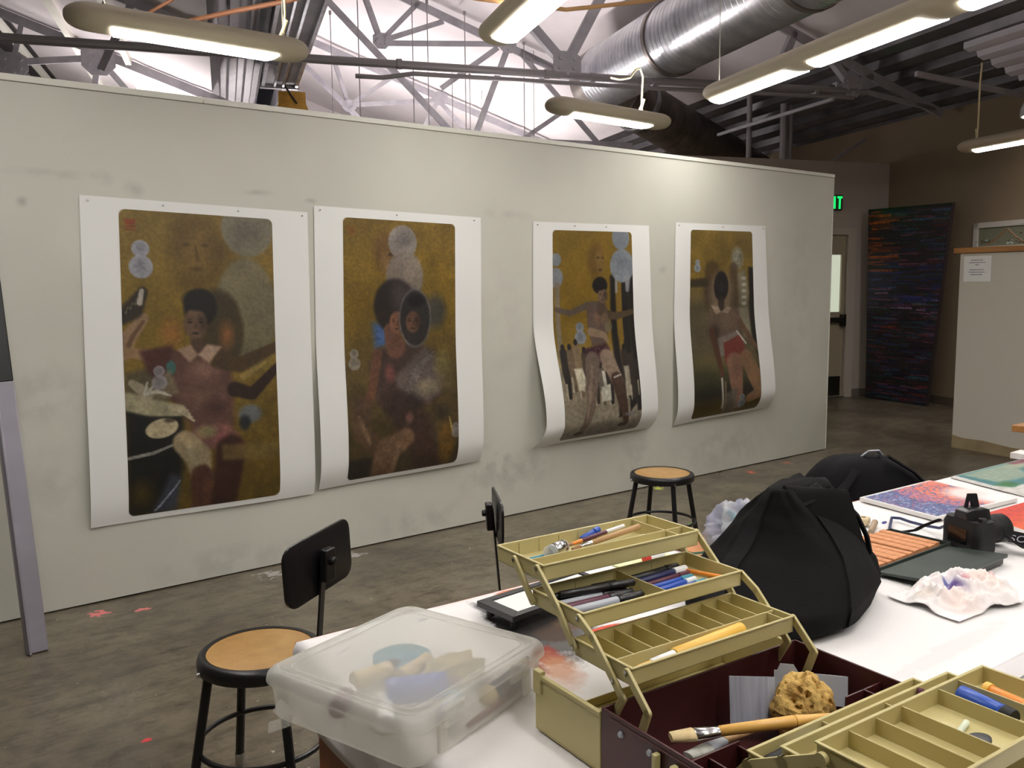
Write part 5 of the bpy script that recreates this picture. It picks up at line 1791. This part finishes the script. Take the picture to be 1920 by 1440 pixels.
s.tube([(x, y, .0885) for x, y in rrect(bw - .05, bd - .05, .022, 6)], .0016, 6, closed=True)
s.build('lid_ridge', MAT['latchplastic'], t)
rod('paint_bottle', 'blue bottle seen dimly through the lid of the translucent case', 'bottle', P_(.735, 1.325, .79), P_(.862, 1.275, .79), [(0, .8, .024, .024, 'blue', 'bottle_body'), (.8, 1, .012, .012, 'plum', 'cap')], 'paint inside the translucent case', 20)
for k, (p, q, b, c, nm) in enumerate(((tuple(Q_(.035, -.143, .030)), tuple(Q_(.150, -.138, .030)), 'navy', 'bristle', 'dark tube with a cream cap against the near side of the translucent case'),
                                      ((.690, 1.250, .775), (.735, 1.330, .775), 'white', 'white', 'white tube standing out near the left side of the translucent case'),
                                      ((.765, 1.180, .78), (.83, 1.250, .78), 'greyplastic', 'teal', 'pale tube with a teal end near the front corner of the translucent case'),
                                      ((.650, 1.35, .775), (.70, 1.40, .775), 'plum', 'white', 'plum tube near the left back of the translucent case'),
                                      (tuple(Q_(.03, .05, .02)), tuple(Q_(.12, .06, .02)), 'bristle', 'bristle', 'cream tube under the middle right of the translucent lid'),
                                      ((.72, 1.42, .78), (.82, 1.43, .78), 'bristle', 'charcoalgrey', 'cream tube with a grey end in the middle of the translucent case'))):
    if k == 0:
        p, q = q, p
    rod('paint_tube', nm, 'paint tube', P_(*p), P_(*q), [(0, .82, .017, .015, b, 'tube_body'), (.82, 1, .016, .016, c, 'cap')], 'paint inside the translucent case', 16)
rod('pencil', 'brown pencil lying along the near side inside the translucent case', 'pencil', Q_(-.03, -.155, .010), Q_(.150, -.150, .012), [(0, 1, .0055, .0055, M('brown_lacquer', (110, 60, 46), .4), 'shaft')], None, 8)
s = MB()
s.lathe([(.001, 0), (.055, 0), (.058, .006), (.058, .016), (.05, .02), (.001, .02)], 28)
o = s.build('round_tin', MAT['teal'])
o.location = (.80, 1.44, .770)
o.location = (.845, 1.455, .768)
tag(o, 'round teal lid seen dimly at the back of the translucent case', 'tin')
t = thing('cotton_rag', 'yellowish rag bunched at the right inside the translucent case', 'rag', tuple(Q_(.115, -.01, .016)), 0)
bm = bmesh.new()
bmesh.ops.create_icosphere(bm, subdivisions=4, radius=1)
for v in bm.verts:
    d = v.co.normalized()
    v.co = Vector((d.x * .06, d.y * .05, max(d.z, -.3) * .03)) * (1 + .3 * mnoise.noise(d * 3))
me = bpy.data.meshes.new('rag_cloth')
bm.to_mesh(me)
bm.free()
me.materials.append(M('yellow_rag', (214, 196, 140), .8, var=(20, (150, 140, 110), .8)))
o = bpy.data.objects.new('rag_cloth', me)
COL.objects.link(o)
o.parent = t

# ------------------------------------------------------------------ black-framed tracing board and papers behind the tool box
PA = math.radians(-8)
t = thing('drawing_board', 'white board in a black frame raised on short feet behind the translucent case', 'drawing board', (1.130, 1.465, ZT + .004), math.radians(0))
o_ = t
fr = [(0, 0), (.315, .085), (.312, .150), (-.003, .125)]
fr = [(-.002, -.002), (.325, .02), (.322, .148), (-.006, .128)]
s = MB()
ins = [(.028, .018), (.308, .037), (.306, .130), (.024, .111)]
z0, z1 = .022, .036
for k in range(4):
    a, b = fr[k], fr[(k + 1) % 4]
    c, d = ins[(k + 1) % 4], ins[k]
    s.prism([a, b, c, d], z0, z1)
s.build('board_frame', MAT['black'], t, bevel=.0015)
s = MB()
s.prism(ins, z0 + .004, z1 - .004)
s.build('board_surface', MAT['paper'], t)
for x, y in ((.02, .02), (.30, .03), (.02, .11), (.30, .13)):
    s = MB()
    s.cyl((x, y, 0), (x, y, z0), .010, 10)
    s.build('foot', MAT['blackrub'], t)
s = MB()
s.prism([(1.475, 1.575), (1.60, 1.58), (1.60, 1.66), (1.47, 1.65)], ZT + .006, ZT + .0085)
tag(s.build('sketch_paper', MAT['paper'], org=(1.53, 1.62, ZT + .006)), 'white sheet of paper beyond the black-framed board', 'paper')
s = MB()
s.prism([(1.47, 1.574), (1.60, 1.56), (1.605, 1.578), (1.475, 1.592)], ZT + .010, ZT + .022)
tag(s.build('graphite_block', MAT['charcoalgrey'], org=(1.53, 1.58, ZT + .010)), 'dark graphite bar lying on the white sheet behind the tool box', 'graphite bar')
s = MB()
s.prism([(1.62, 1.56), (1.80, 1.575), (1.80, 1.655), (1.61, 1.65)], ZT + .006, ZT + .010)
tag(s.build('note_pad', M('pale_yellow_paper', (230, 232, 178), .6), org=(1.7, 1.61, ZT + .006)), 'pale yellow-green note pad behind the tool box trays', 'note pad')
rod('glue_stick', 'white tube with a red cap lying on the pale yellow pad', 'glue stick', P_(1.685, 1.605, ZT + .021), P_(1.755, 1.600, ZT + .021), [(0, .28, .0105, .0105, M('red_cap', (206, 44, 40), .4), 'cap'), (.28, 1, .010, .010, 'white', 'tube_body')], None, 16)
rod('pencil', 'dark green pencil on the cloth right of the pale yellow pad', 'pencil', P_(1.81, 1.60, ZT + .009), P_(1.92, 1.55, ZT + .009), [(0, 1, .004, .004, 'green', 'shaft')], 'pencils behind the tool box', 6)
rod('pencil', 'bare wooden pencil on the cloth right of the pale yellow pad', 'pencil', P_(1.82, 1.575, ZT + .009), P_(1.93, 1.525, ZT + .009), [(0, 1, .004, .004, 'rawwood', 'shaft')], 'pencils behind the tool box', 6)
s = MB()
s.prism([(1.87, 1.575), (2.02, 1.60), (2.00, 1.69), (1.86, 1.68)], ZT + .005, ZT + .008)
tag(s.build('kraft_card', M('kraft_card', (206, 140, 92), .7), org=(1.94, 1.64, ZT + .005)), 'orange-brown card on the back edge of the table behind the tool box', 'card')


# ------------------------------------------------------------------ crumpled things
def crumple(name, part, label, cat, loc, dims, mat, seed, amp=.45, freq=2.0, rz=0, spots=None, floor=-.6, sub=5, ridge=True):
    t = thing(name, label, cat, loc, rz)
    bm = bmesh.new()
    bmesh.ops.create_icosphere(bm, subdivisions=sub, radius=1)
    for v in bm.verts:
        d = v.co.normalized()
        q = d * freq + Vector((seed, seed * 2, 0))
        n1 = mnoise.noise(q)
        if ridge:
            k = 1 + amp * (1 - 2.6 * abs(n1)) + amp * .35 * (1 - 2.5 * abs(mnoise.noise(q * 2.3)))
        else:
            k = 1 + amp * n1 + amp * .4 * mnoise.noise(q * 2.3)
        c = Vector((d.x * dims[0], d.y * dims[1], d.z * dims[2])) * k
        c.z = max(c.z, floor * dims[2])
        v.co = c - Vector((0, 0, floor * dims[2]))
    me = bpy.data.meshes.new(part)
    bm.to_mesh(me)
    bm.free()
    for p in me.polygons:
        p.use_smooth = True
    me.materials.append(mat)
    o = bpy.data.objects.new(part, me)
    COL.objects.link(o)
    o.parent = t
    return t

def bag_film():
    m = milky('plastic_bag_film', (206, 208, 214), .25, .18)
    nt = m.node_tree
    tc = nt.nodes.new('ShaderNodeTexCoord')
    n = nt.nodes.new('ShaderNodeTexNoise')
    n.inputs['Scale'].default_value = 12
    n.inputs['Detail'].default_value = 1
    nt.links.new(tc.outputs['Object'], n.inputs['Vector'])
    r = nt.nodes.new('ShaderNodeValToRGB')
    e = r.color_ramp.elements
    e.new(.5)
    e.new(.6)
    for k, (p, c) in enumerate(((.36, (160, 162, 186)), (.46, (210, 210, 214)), (.58, (214, 216, 218)), (.64, (150, 194, 208)))):
        e[k].position = p
        e[k].color = (*lin(c), 1)
    nt.links.new(n.outputs['Fac'], r.inputs['Fac'])
    nt.links.new(r.outputs['Color'], nt.nodes['Principled BSDF'].inputs['Base Color'])
    return m

crumple('plastic_bag', 'bag_film', 'crumpled pale plastic bag with blue print behind the black tote', 'plastic bag', (2.02, 1.54, ZT + .004), (.085, .07, .068), bag_film(), 3.3, .42, 1.9)

def rag_cloth():
    m = M('stained_rag', (240, 234, 232), .85, bump=(60, .2))
    nt = m.node_tree
    tc = nt.nodes.new('ShaderNodeTexCoord')
    c = None
    for (x, y, r, colr) in ((-.02, .02, .03, (120, 130, 180)), (.0, .0, .028, (196, 96, 116)), (-.04, -.01, .025, (110, 90, 150)), (.075, -.01, .022, (226, 96, 110)), (.04, -.03, .05, (238, 222, 214)), (-.09, -.05, .05, (236, 220, 214)), (-.12, .03, .03, (224, 214, 206))):
        d = nt.nodes.new('ShaderNodeVectorMath')
        d.operation = 'DISTANCE'
        nt.links.new(tc.outputs['Object'], d.inputs[0])
        d.inputs[1].default_value = (x, y, .03)
        mr = nt.nodes.new('ShaderNodeMapRange')
        mr.inputs['From Min'].default_value = r * 1.25
        mr.inputs['From Max'].default_value = r * .6
        nt.links.new(d.outputs['Value'], mr.inputs['Value'])
        x_ = nt.nodes.new('ShaderNodeMix')
        x_.data_type = 'RGBA'
        nt.links.new(mr.outputs['Result'], x_.inputs[0])
        if c is None:
            x_.inputs[6].default_value = (*lin((240, 234, 232)), 1)
        else:
            nt.links.new(c, x_.inputs[6])
        x_.inputs[7].default_value = (*lin(colr), 1)
        c = x_.outputs[2]
    nt.links.new(c, nt.nodes['Principled BSDF'].inputs['Base Color'])
    return m

t = thing('paint_rag', 'crumpled white rag with pink and blue paint marks in front of the green lid', 'rag', (2.11, .958, ZT + .0035), math.radians(-8))
nx, ny = 80, 50
vs, fs = [], []
for j in range(ny):
    for i in range(nx):
        x, y = (i / (nx - 1) - .5) * .31, (j / (ny - 1) - .5) * .185
        e = math.hypot(x / .165, y / .10)
        ed = 1 + .22 * mnoise.noise(Vector((math.atan2(y, x) * 1.3, 3, 1)))
        w = max(0, 1 - (e ** 3)) if e < 1 else 0
        q = Vector((x * 16 + y * 8, y * 22 - x * 6, 1.7))
        hh = .002 + w * (.030 * (1 - 2 * abs(mnoise.noise(q))) + .018 * (1 - 2 * abs(mnoise.noise(q * 2.2))) + .014)
        vs.append((x * ed, y * ed, max(.0015, hh)))
for j in range(ny - 1):
    for i in range(nx - 1):
        a = j * nx + i
        fs.append((a, a + 1, a + nx + 1, a + nx))
s = MB()
s.add(vs, fs)
o = s.build('rag_cloth', rag_cloth(), t, sharp=180)
sd = o.modifiers.new('thick', 'SOLIDIFY')
sd.thickness = .001

# ------------------------------------------------------------------ black tote bag
TBX, TBY, TBR = 1.715, 1.205, math.radians(15)
t = thing('tote_bag', 'slumped black canvas tote bag on the white table right of the tool box', 'tote bag', (TBX, TBY, ZT + .004), TBR)
LEV = [(0.0, .240, .165, .035, -.0), (.015, .258, .186, .035, -.0), (.05, .255, .19, .038, 0), (.09, .205, .172, .068, .005), (.13, .158, .142, .104, .01), (.17, .132, .112, .124, .015), (.205, .118, .084, .135, .02), (.235, .110, .058, .138, .02), (.262, .092, .030, .136, .02)]
def bag_pt(tz, ph, off=0.0):
    k = tz * (len(LEV) - 1)
    i = min(int(k), len(LEV) - 2)
    f = k - i
    z, rx, ry, cx, cy = [a * (1 - f) + b * f for a, b in zip(LEV[i], LEV[i + 1])]
    e = 2.0 / 3.1
    c, n = math.cos(ph), math.sin(ph)
    x = cx + rx * math.copysign(abs(c) ** e, c)
    y = cy + ry * math.copysign(abs(n) ** e, n)
    w = .012 * mnoise.noise(Vector((c * 2.2, n * 2.2, z * 9))) + .012 * (1 - 2 * abs(mnoise.noise(Vector((c * 1.6 + z * 7, n * 1.6, z * 6 + 4))))) * min(1, z * 14)
    r = math.hypot(x - cx, y - cy) + 1e-6
    g = 1 + (w + off) / r
    return Vector((cx + (x - cx) * g, cy + (y - cy) * g, max(.001, z + .3 * w + off * .4)))
s = MB()
NP = 64
s.loft([[bag_pt(k / 40, 2 * math.pi * i / NP) for i in range(NP)] for k in range(41)])
s.build('bag_body', MAT['bagcloth'], t, sharp=180)
for name, pa, pb in (('webbing_band', -108, -76), ('webbing_band', -198, -186)):
    s = MB()
    rows = []
    for k in range(2, 40):
        rows.append([bag_pt(k / 40, math.radians(pa + (pb - pa) * q / 6), .007) for q in range(7)] + [bag_pt(k / 40, math.radians(pa + (pb - pa) * q / 6), -.004) for q in range(6, -1, -1)])
    s.loft(rows)
    s.build(name, MAT['bagband'], t, sharp=60)
IT = (Matrix.Translation((TBX, TBY, ZT + .004)) @ Matrix.Rotation(TBR, 4, 'Z')).inverted()
s = MB()
s.tube([IT @ Vector(p) for p in ((1.78, 1.20, .985), (1.835, 1.19, 1.0), (1.87, 1.18, 1.0), (1.898, 1.156, .988), (1.921, 1.131, .952), (1.936, 1.112, .901), (1.938, 1.103, .862), (1.925, 1.109, .838), (1.895, 1.125, .84), (1.86, 1.13, .85))], .019, 10, flat=.3)
s.build('handle', MAT['bagband'], t, sharp=60)
s = MB()
s.tube([IT @ Vector(p) for p in ((1.86, 1.20, .93), (1.885, 1.225, .985), (1.925, 1.24, 1.012), (1.965, 1.245, 1.005), (1.985, 1.23, .97), (1.975, 1.20, .93), (1.94, 1.16, .90))], .020, 10, flat=.45)
s.build('handle', MAT['bagband'], t, sharp=60)
# folded-over top edge
s = MB()
rows = []
for z, wd, th in ((.90, .108, .055), (.94, .098, .045), (.985, .088, .030), (1.008, .084, .018), (1.020, .082, .008)):
    rows.append([IT @ (Vector((1.838 + dx * .80, 1.190 - dx * .50, z - .05 * dx + .004 * math.sin(dx * 60))) + Vector((.5, .80, 0)) * dy) for dx, dy in ((-wd, -th), (-wd * .5, -th * 1.15), (0, -th), (wd * .5, -th * 1.1), (wd, -th * .9), (wd, th), (0, th), (-wd, th))])
s.loft(rows)
s.build('folded_top', MAT['bagcloth'], t, sharp=70)

# ------------------------------------------------------------------ black backpack on a stool beyond the table
stool('stool under the black backpack behind the table', (3.42, 1.98, 0), .3, .46)
t = thing('backpack', 'soft black backpack lying on a stool just beyond the back edge of the table', 'backpack', (3.42, 1.96, .465), math.radians(-32))
s = MB()
LV = [(0, .25, .15, 0), (.02, .29, .18, 0), (.10, .30, .19, .0), (.18, .28, .17, -.01), (.25, .22, .13, -.03), (.30, .15, .09, -.05), (.325, .09, .05, -.06)]
def bp(z, rx, ry, cx, ph):
    c, n = math.cos(ph), math.sin(ph)
    e = .75
    w = .014 * mnoise.noise(Vector((c * 2, n * 2, z * 9)))
    return (cx + (rx + w) * math.copysign(abs(c) ** e, c), (ry + w) * math.copysign(abs(n) ** e, n), z)
s.loft([[bp(*l, 2 * math.pi * i / 40) for i in range(40)] for l in LV])
s.build('pack_body', MAT['navycloth'], t, sharp=180, sub=1)
s = MB()
s.tube([(.02, -.10, .335), (.12, -.13, .27), (.22, -.16, .16), (.25, -.17, .06)], .016, 8, flat=.4)
s.build('shoulder_strap', MAT['bagband'], t)
s = MB()
s.tube([(-.12, -.10, .28), (-.2, -.14, .2), (-.28, -.17, .12), (-.36, -.16, .06), (-.40, -.10, .03)], .028, 8, flat=.4)
s.build('shoulder_strap', MAT['bagband'], t)
s = MB()
s.tube([(-.05, -.02, .32), (-.03, -.04, .345), (.01, -.04, .345), (.03, -.03, .325)], .010, 8, flat=.5)
s.build('grab_loop', MAT['greyplastic'], t)

# ------------------------------------------------------------------ chalk box with sticks
t = thing('chalk_tray', 'dark green chalk box whose lid lies open toward the viewer', 'chalk box', (2.045, 1.172, ZT + .004), math.radians(-1))
s = MB()
s.span((0, 0, 0), (.43, .185, .004))
for lo, hi in (((0, 0, 0), (.43, .004, .016)), ((0, .181, 0), (.43, .185, .016)), ((0, 0, 0), (.004, .185, .016)), ((.426, 0, 0), (.43, .185, .016))):
    s.span(lo, hi)
s.build('tray', MAT['darkgreen'], t, bevel=.001)
s = MB()
s.loft([[(x, -.004, .004), (x, -.004, .010), (x, -.165, .026), (x, -.165, .016)] for x in (.045, .405)])
s.build('lid', MAT['darkgreen'], t, bevel=.0015)
s = MB()
s.loft([[(x, -.150, .0005), (x, -.150, .0175), (x, -.160, .018), (x, -.160, .0005)] for x in (.06, .39)])
s.build('lid_edge', MAT['black'], t)
for k in range(11):
    x = 2.062 + .037 * k + random.uniform(-.003, .003)
    w = (.030, .026, .032, .024, .030, .033, .022, .031, .028, .03, .027)[k]
    s = MB()
    s.loft([[(p, y, q) for p, q in ((-w / 2, .001), (w / 2, .001), (w / 2, .012), (w / 2 - .002, .014), (-w / 2 + .002, .014), (-w / 2, .012))] for y in (0, .168)])
    o = s.build('chalk_stick', MAT['clay'])
    o.location = (x, 1.180 + random.uniform(-.002, .004), ZT + .0085)
    o.rotation_euler = (0, 0, random.uniform(-.03, .03))
    ords = ('first', 'second', 'third', 'fourth', 'fifth', 'sixth', 'seventh', 'eighth', 'ninth', 'tenth', 'eleventh')
    tag(o, 'reddish-brown chalk stick, %s from the left in the dark green tray' % ords[k], 'chalk stick', 'reddish chalk sticks in the tray')
rod('wooden_stick', 'grey-brown stick of wood at the back corner of the chalk tray', 'stick', P_(2.525, 1.425, ZT + .014), P_(2.415, 1.375, ZT + .012), [(0, 1, .010, .009, M('weathered_wood', (168, 146, 122), .7), 'stick')], None, 8)
t = thing('wooden_sharpener', 'small pale wooden block with a hole beside the black tote handle', 'sharpener', (2.505, 1.452, ZT + .004), .3)
s = MB()
s.span((-.022, -.018, 0), (.022, .018, .024))
s.build('block', M('pale_block', (214, 196, 158), .5), t, bevel=.006)
s = MB()
s.cyl((0, 0, .0235), (0, 0, .0245), .008, 14)
s.build('hole', M('hole_shadow_wood', (120, 98, 70), .8), t)

# ------------------------------------------------------------------ paintings lying on the table
ac = Art(170, 120, (230, 226, 222), .72)
rng = np.random.default_rng(11)
ac.poly([(.03, .04), (.97, .04), (.97, .96), (.03, .96)], (86, 100, 148), 1, .01)
# u runs along the far edge to the right, v toward the viewer
for k in range(2600):
    u, v = rng.uniform(.03, .97), rng.uniform(.04, .96)
    d = u * .9 + (1 - abs(v - .45)) * .25
    if d < .52:
        c = [(58, 82, 124), (92, 112, 158), (66, 96, 130), (130, 140, 186), (84, 74, 134), (52, 70, 108)][rng.integers(6)]
        if rng.uniform() < .12: c = (206, 206, 224)
        if rng.uniform() < .12: c = (190, 80, 110)
    elif d < .70:
        c = [(226, 112, 86), (214, 90, 80), (150, 100, 150), (224, 150, 160), (236, 130, 96), (106, 96, 160)][rng.integers(6)]
    else:
        c = [(238, 110, 76), (240, 128, 88), (230, 100, 80), (244, 150, 120)][rng.integers(4)]
    ac.ell(u, v, .014, .016, c, .85, .5)
ac.ell(.86, .62, .30, .34, (246, 226, 222), .95, .5).ell(.95, .12, .25, .14, (240, 130, 104), .7, .7).ell(.93, .9, .3, .2, (244, 236, 234), .95, .5)
b_ = MB()
def flat_board(name, label, cat, quad, art, th, z, margin_mat, part='painted_face'):
    q = [Vector((x, y, z)) for x, y in quad]           # far-left, far-right, near-right, near-left
    o0 = (q[0] + q[2]) / 2
    t = thing(name, label, cat, (o0.x, o0.y, z), 0)
    s = MB()
    s.loft([[p - Vector((o0.x, o0.y, z)) for p in q], [p - Vector((o0.x, o0.y, z)) + Vector((0, 0, th)) for p in q]])
    s.build('board', margin_mat, t)
    def sf(U, V):
        r = [(q[0][i] * (1 - U) + q[1][i] * U) * (1 - V) + (q[3][i] * (1 - U) + q[2][i] * U) * V - (o0.x, o0.y, z)[i] + (th + .0006 if i == 2 else 0) for i in range(3)]
        return r
    art.mesh(part, sf, MAT['paint'], t)
    return t
flat_board('painting_board', 'white-edged board painted with blue dots turning to orange-red, at the back of the table', 'painting',
           [(2.775, 1.625), (3.215, 1.605), (3.17, 1.275), (2.715, 1.325)], ac, .012, ZT + .004, MAT['canvas'])
ad = Art(150, 110, (232, 228, 222), .7)
ad.poly([(.05, .02), (1, .0), (1, .74), (.80, .70), (.62, .76), (.46, .68), (.34, .72), (.22, .62), (.12, .66), (.04, .5)], (60, 134, 140), 1, .02)
ad.poly([(.10, .04), (.95, .02), (.97, .22), (.6, .26), (.45, .5), (.14, .46)], (158, 178, 156), 1, .05)
ad.poly([(.5, .5), (.62, .26), (1, .2), (1, .7), (.7, .66)], (46, 108, 110), .95, .06).ell(.72, .48, .2, .12, (60, 128, 124), .7, .8)
ad.poly([(.05, .5), (.20, .46), (.22, .62), (.10, .64)], (44, 122, 54), .95, .05).ell(.92, .55, .05, .06, (206, 204, 60), 1, .5)
ad.poly([(.9, .0), (1, 0), (1, .12), (.9, .06)], (52, 130, 160), 1, .03)
ad.poly([(.68, .03), (1, .02), (1, .14), (.72, .12)], (140, 62, 76), 1, .04).ell(.5, .7, .1, .04, (44, 100, 170), .8, .5).ell(.7, .14, .2, .05, (196, 190, 150), .6, .8)
ad.noise(40, 30, .08)
ad.im *= .86
flat_board('painting_sheet', 'teal and pale green painting on a rough-edged white sheet, farthest right', 'painting',
           [(3.37, 1.60), (3.98, 1.575), (3.93, 1.20), (3.255, 1.255)], ad, .004, ZT + .004, MAT['canvas'])
ae = Art(120, 90, (206, 60, 40), .75)
ae.put((ae.V - .2) * 1.6, (232, 120, 40), .9).ell(.75, .55, .35, .3, (250, 196, 60), .95, .8).ell(.8, .15, .25, .12, (150, 100, 60), .8, .6).put((ae.V - .8) * 5, (150, 30, 30), .8)
ae.noise(30, 30, .10)
flat_board('painting_board', 'red and yellow painting lying beside the camera at the right edge', 'painting',
           [(2.86, 1.258), (3.30, 1.225), (3.20, .93), (2.715, .985)], ae, .012, ZT + .004, MAT['canvas'])
s = MB()
s.prism([(3.93, 1.62), (4.03, 1.62), (4.0, 1.2), (3.90, 1.2)], ZT + .006, ZT + .03)
tag(s.build('paper_stack', MAT['canvas'], org=(3.97, 1.4, ZT + .006)), 'stack of white paper at the far right end of the table', 'paper stack')

# ------------------------------------------------------------------ camera with strap
CR = math.radians(-20)
t = thing('photo_camera', 'black reflex camera with its strap, lying among the paintings on the table', 'camera', (2.515, 1.135, ZT + .004), CR)
# local x to the right along the back, local y away from the viewer; the lens points right
CB = MAT['blackrub']
s = MB()
s.loft([[(x, y, z) for x, y in rrect(.075, .135, .022, 5)] for z in (.004, .0)] [::-1] + [[(x, y, z) for x, y in rrect(.078, .138, .024, 5)] for z in (.006, .070)] + [[(x, y, z) for x, y in rrect(.070, .125, .022, 5)] for z in (.082, .086)])
s.build('camera_body', CB, t, sharp=50)
s = MB()
s.loft([[(.005, y, z) for y, z in ((-.034, .08), (.034, .08), (.022, .112), (-.022, .112))]] and [[(x, y, z) for y, z in ((-.034 * k, .08), (.034 * k, .08), (.024 * k, .08 + .036 * k), (-.024 * k, .08 + .036 * k))] for x, k in ((-.034, .8), (-.015, 1), (.03, 1), (.05, .85))])
s.build('viewfinder_hump', MAT['black'], t, bevel=.003)
s = MB()
s.tube([(.036, 0, .046), (.05, 0, .046), (.052, 0, .046), (.085, 0, .046), (.087, 0, .046), (.118, 0, .046), (.122, 0, .046), (.124, 0, .046)], [.036, .036, .039, .039, .041, .041, .038, .034], 28)
s.build('lens', CB, t, sharp=40)
s = MB()
s.span((-.0405, -.03, .018), (-.0388, .035, .062))
s.build('rear_screen', M('screen_glass', (12, 13, 16), .12), t)
s = MB()
s.cyl((-.005, -.048, .084), (-.005, -.048, .096), .011, 16)
s.build('dial', MAT['black'], t)
s = MB()
s.cyl((.018, .046, .084), (.018, .046, .094), .009, 16)
s.build('dial', MAT['black'], t)
s = MB()
out = [(-.034, .080), (-.008, .128), (.004, .152), (.034, .150), (.036, .118), (.032, .080)]
hol = [(-.012, .100), (.000, .126), (.004, .134), (.010, .130), (.011, .116), (.009, .100)]
for k in range(6):
    q = [out[k], out[(k + 1) % 6], hol[(k + 1) % 6], hol[k]]
    s.loft([[(x, -.006 + (z - .08) * .25, z) for x, z in q], [(x, .000 + (z - .08) * .25, z) for x, z in q]])
s.build('strap', MAT['bagband'], t)
IC = (Matrix.Translation((2.515, 1.135, ZT + .004)) @ Matrix.Rotation(CR, 4, 'Z')).inverted()
s = MB()
s.tube([IC @ Vector(p) for p in ((2.47, 1.20, .83), (2.49, 1.25, .80), (2.515, 1.29, .772), (2.51, 1.31, .765), (2.495, 1.318, .764))], .011, 8, flat=.35)
s.build('strap', MAT['bagband'], t)
s = MB()
s.tube([IC @ Vector(p) for p in ((2.50, 1.312, .764), (2.475, 1.332, .763), (2.50, 1.362, .764), (2.55, 1.388, .764), (2.615, 1.42, .766), (2.628, 1.40, .766), (2.615, 1.36, .765), (2.605, 1.31, .766), (2.58, 1.25, .775), (2.54, 1.21, .80))], .0045, 6)
s.build('strap_cord', MAT['navy'], t)
# wide strap running off to the right, with its raised lettering upside down
p0, p1 = Vector((2.655, 1.13, .758)), Vector((2.645, .84, .758))
s = MB()
mid = [p0.lerp(p1, k / 8) for k in range(9)]
lean = Vector((.55, .22, .0))
s.loft([[IC @ (p + Vector((0, 0, 0))), IC @ (p + lean * .055 + Vector((0, 0, .026))), IC @ (p + lean * .058 + Vector((0, 0, .025))), IC @ (p + Vector((.002, .002, -.002)))] for p in mid])
s.build('strap', MAT['bagband'], t)
fc = bpy.data.curves.new('strap_lettering', 'FONT')
fc.body = 'EOS'
fc.size = .034
fc.extrude = .0004
fc.space_character = 1.05
fc.materials.append(M('strap_grey', (150, 150, 158), .6))
fo = bpy.data.objects.new('strap_lettering', fc)
d = (p1 - p0).normalized()
upv = (lean * .055 + Vector((0, 0, .026))).normalized()
nv = d.cross(upv).normalized()
if nv.z < 0:
    nv = -nv
xv, yv = -d, -upv
if xv.cross(yv).dot(nv) < 0:
    nv = -nv
base = p0 + d * .116 + upv * .033 + nv * .0014
mw = Matrix((( xv.x, yv.x, nv.x, base.x), (xv.y, yv.y, nv.y, base.y), (xv.z, yv.z, nv.z, base.z), (0, 0, 0, 1)))
COL.objects.link(fo)
bpy.context.view_layer.update()
fm = bpy.data.meshes.new_from_object(fo.evaluated_get(bpy.context.evaluated_depsgraph_get()))
bpy.data.objects.remove(fo)
fo = bpy.data.objects.new('strap_lettering', fm)
COL.objects.link(fo)
fo.parent = t
fo.matrix_local = IC @ mw
s = MB()
s.tube([IC @ Vector(p) for p in ((2.545, 1.045, .80), (2.57, 1.02, .775), (2.62, .97, .761), (2.72, .88, .760), (2.85, .76, .760))], .020, 8, flat=.14)
s.build('strap', MAT['bagband'], t)
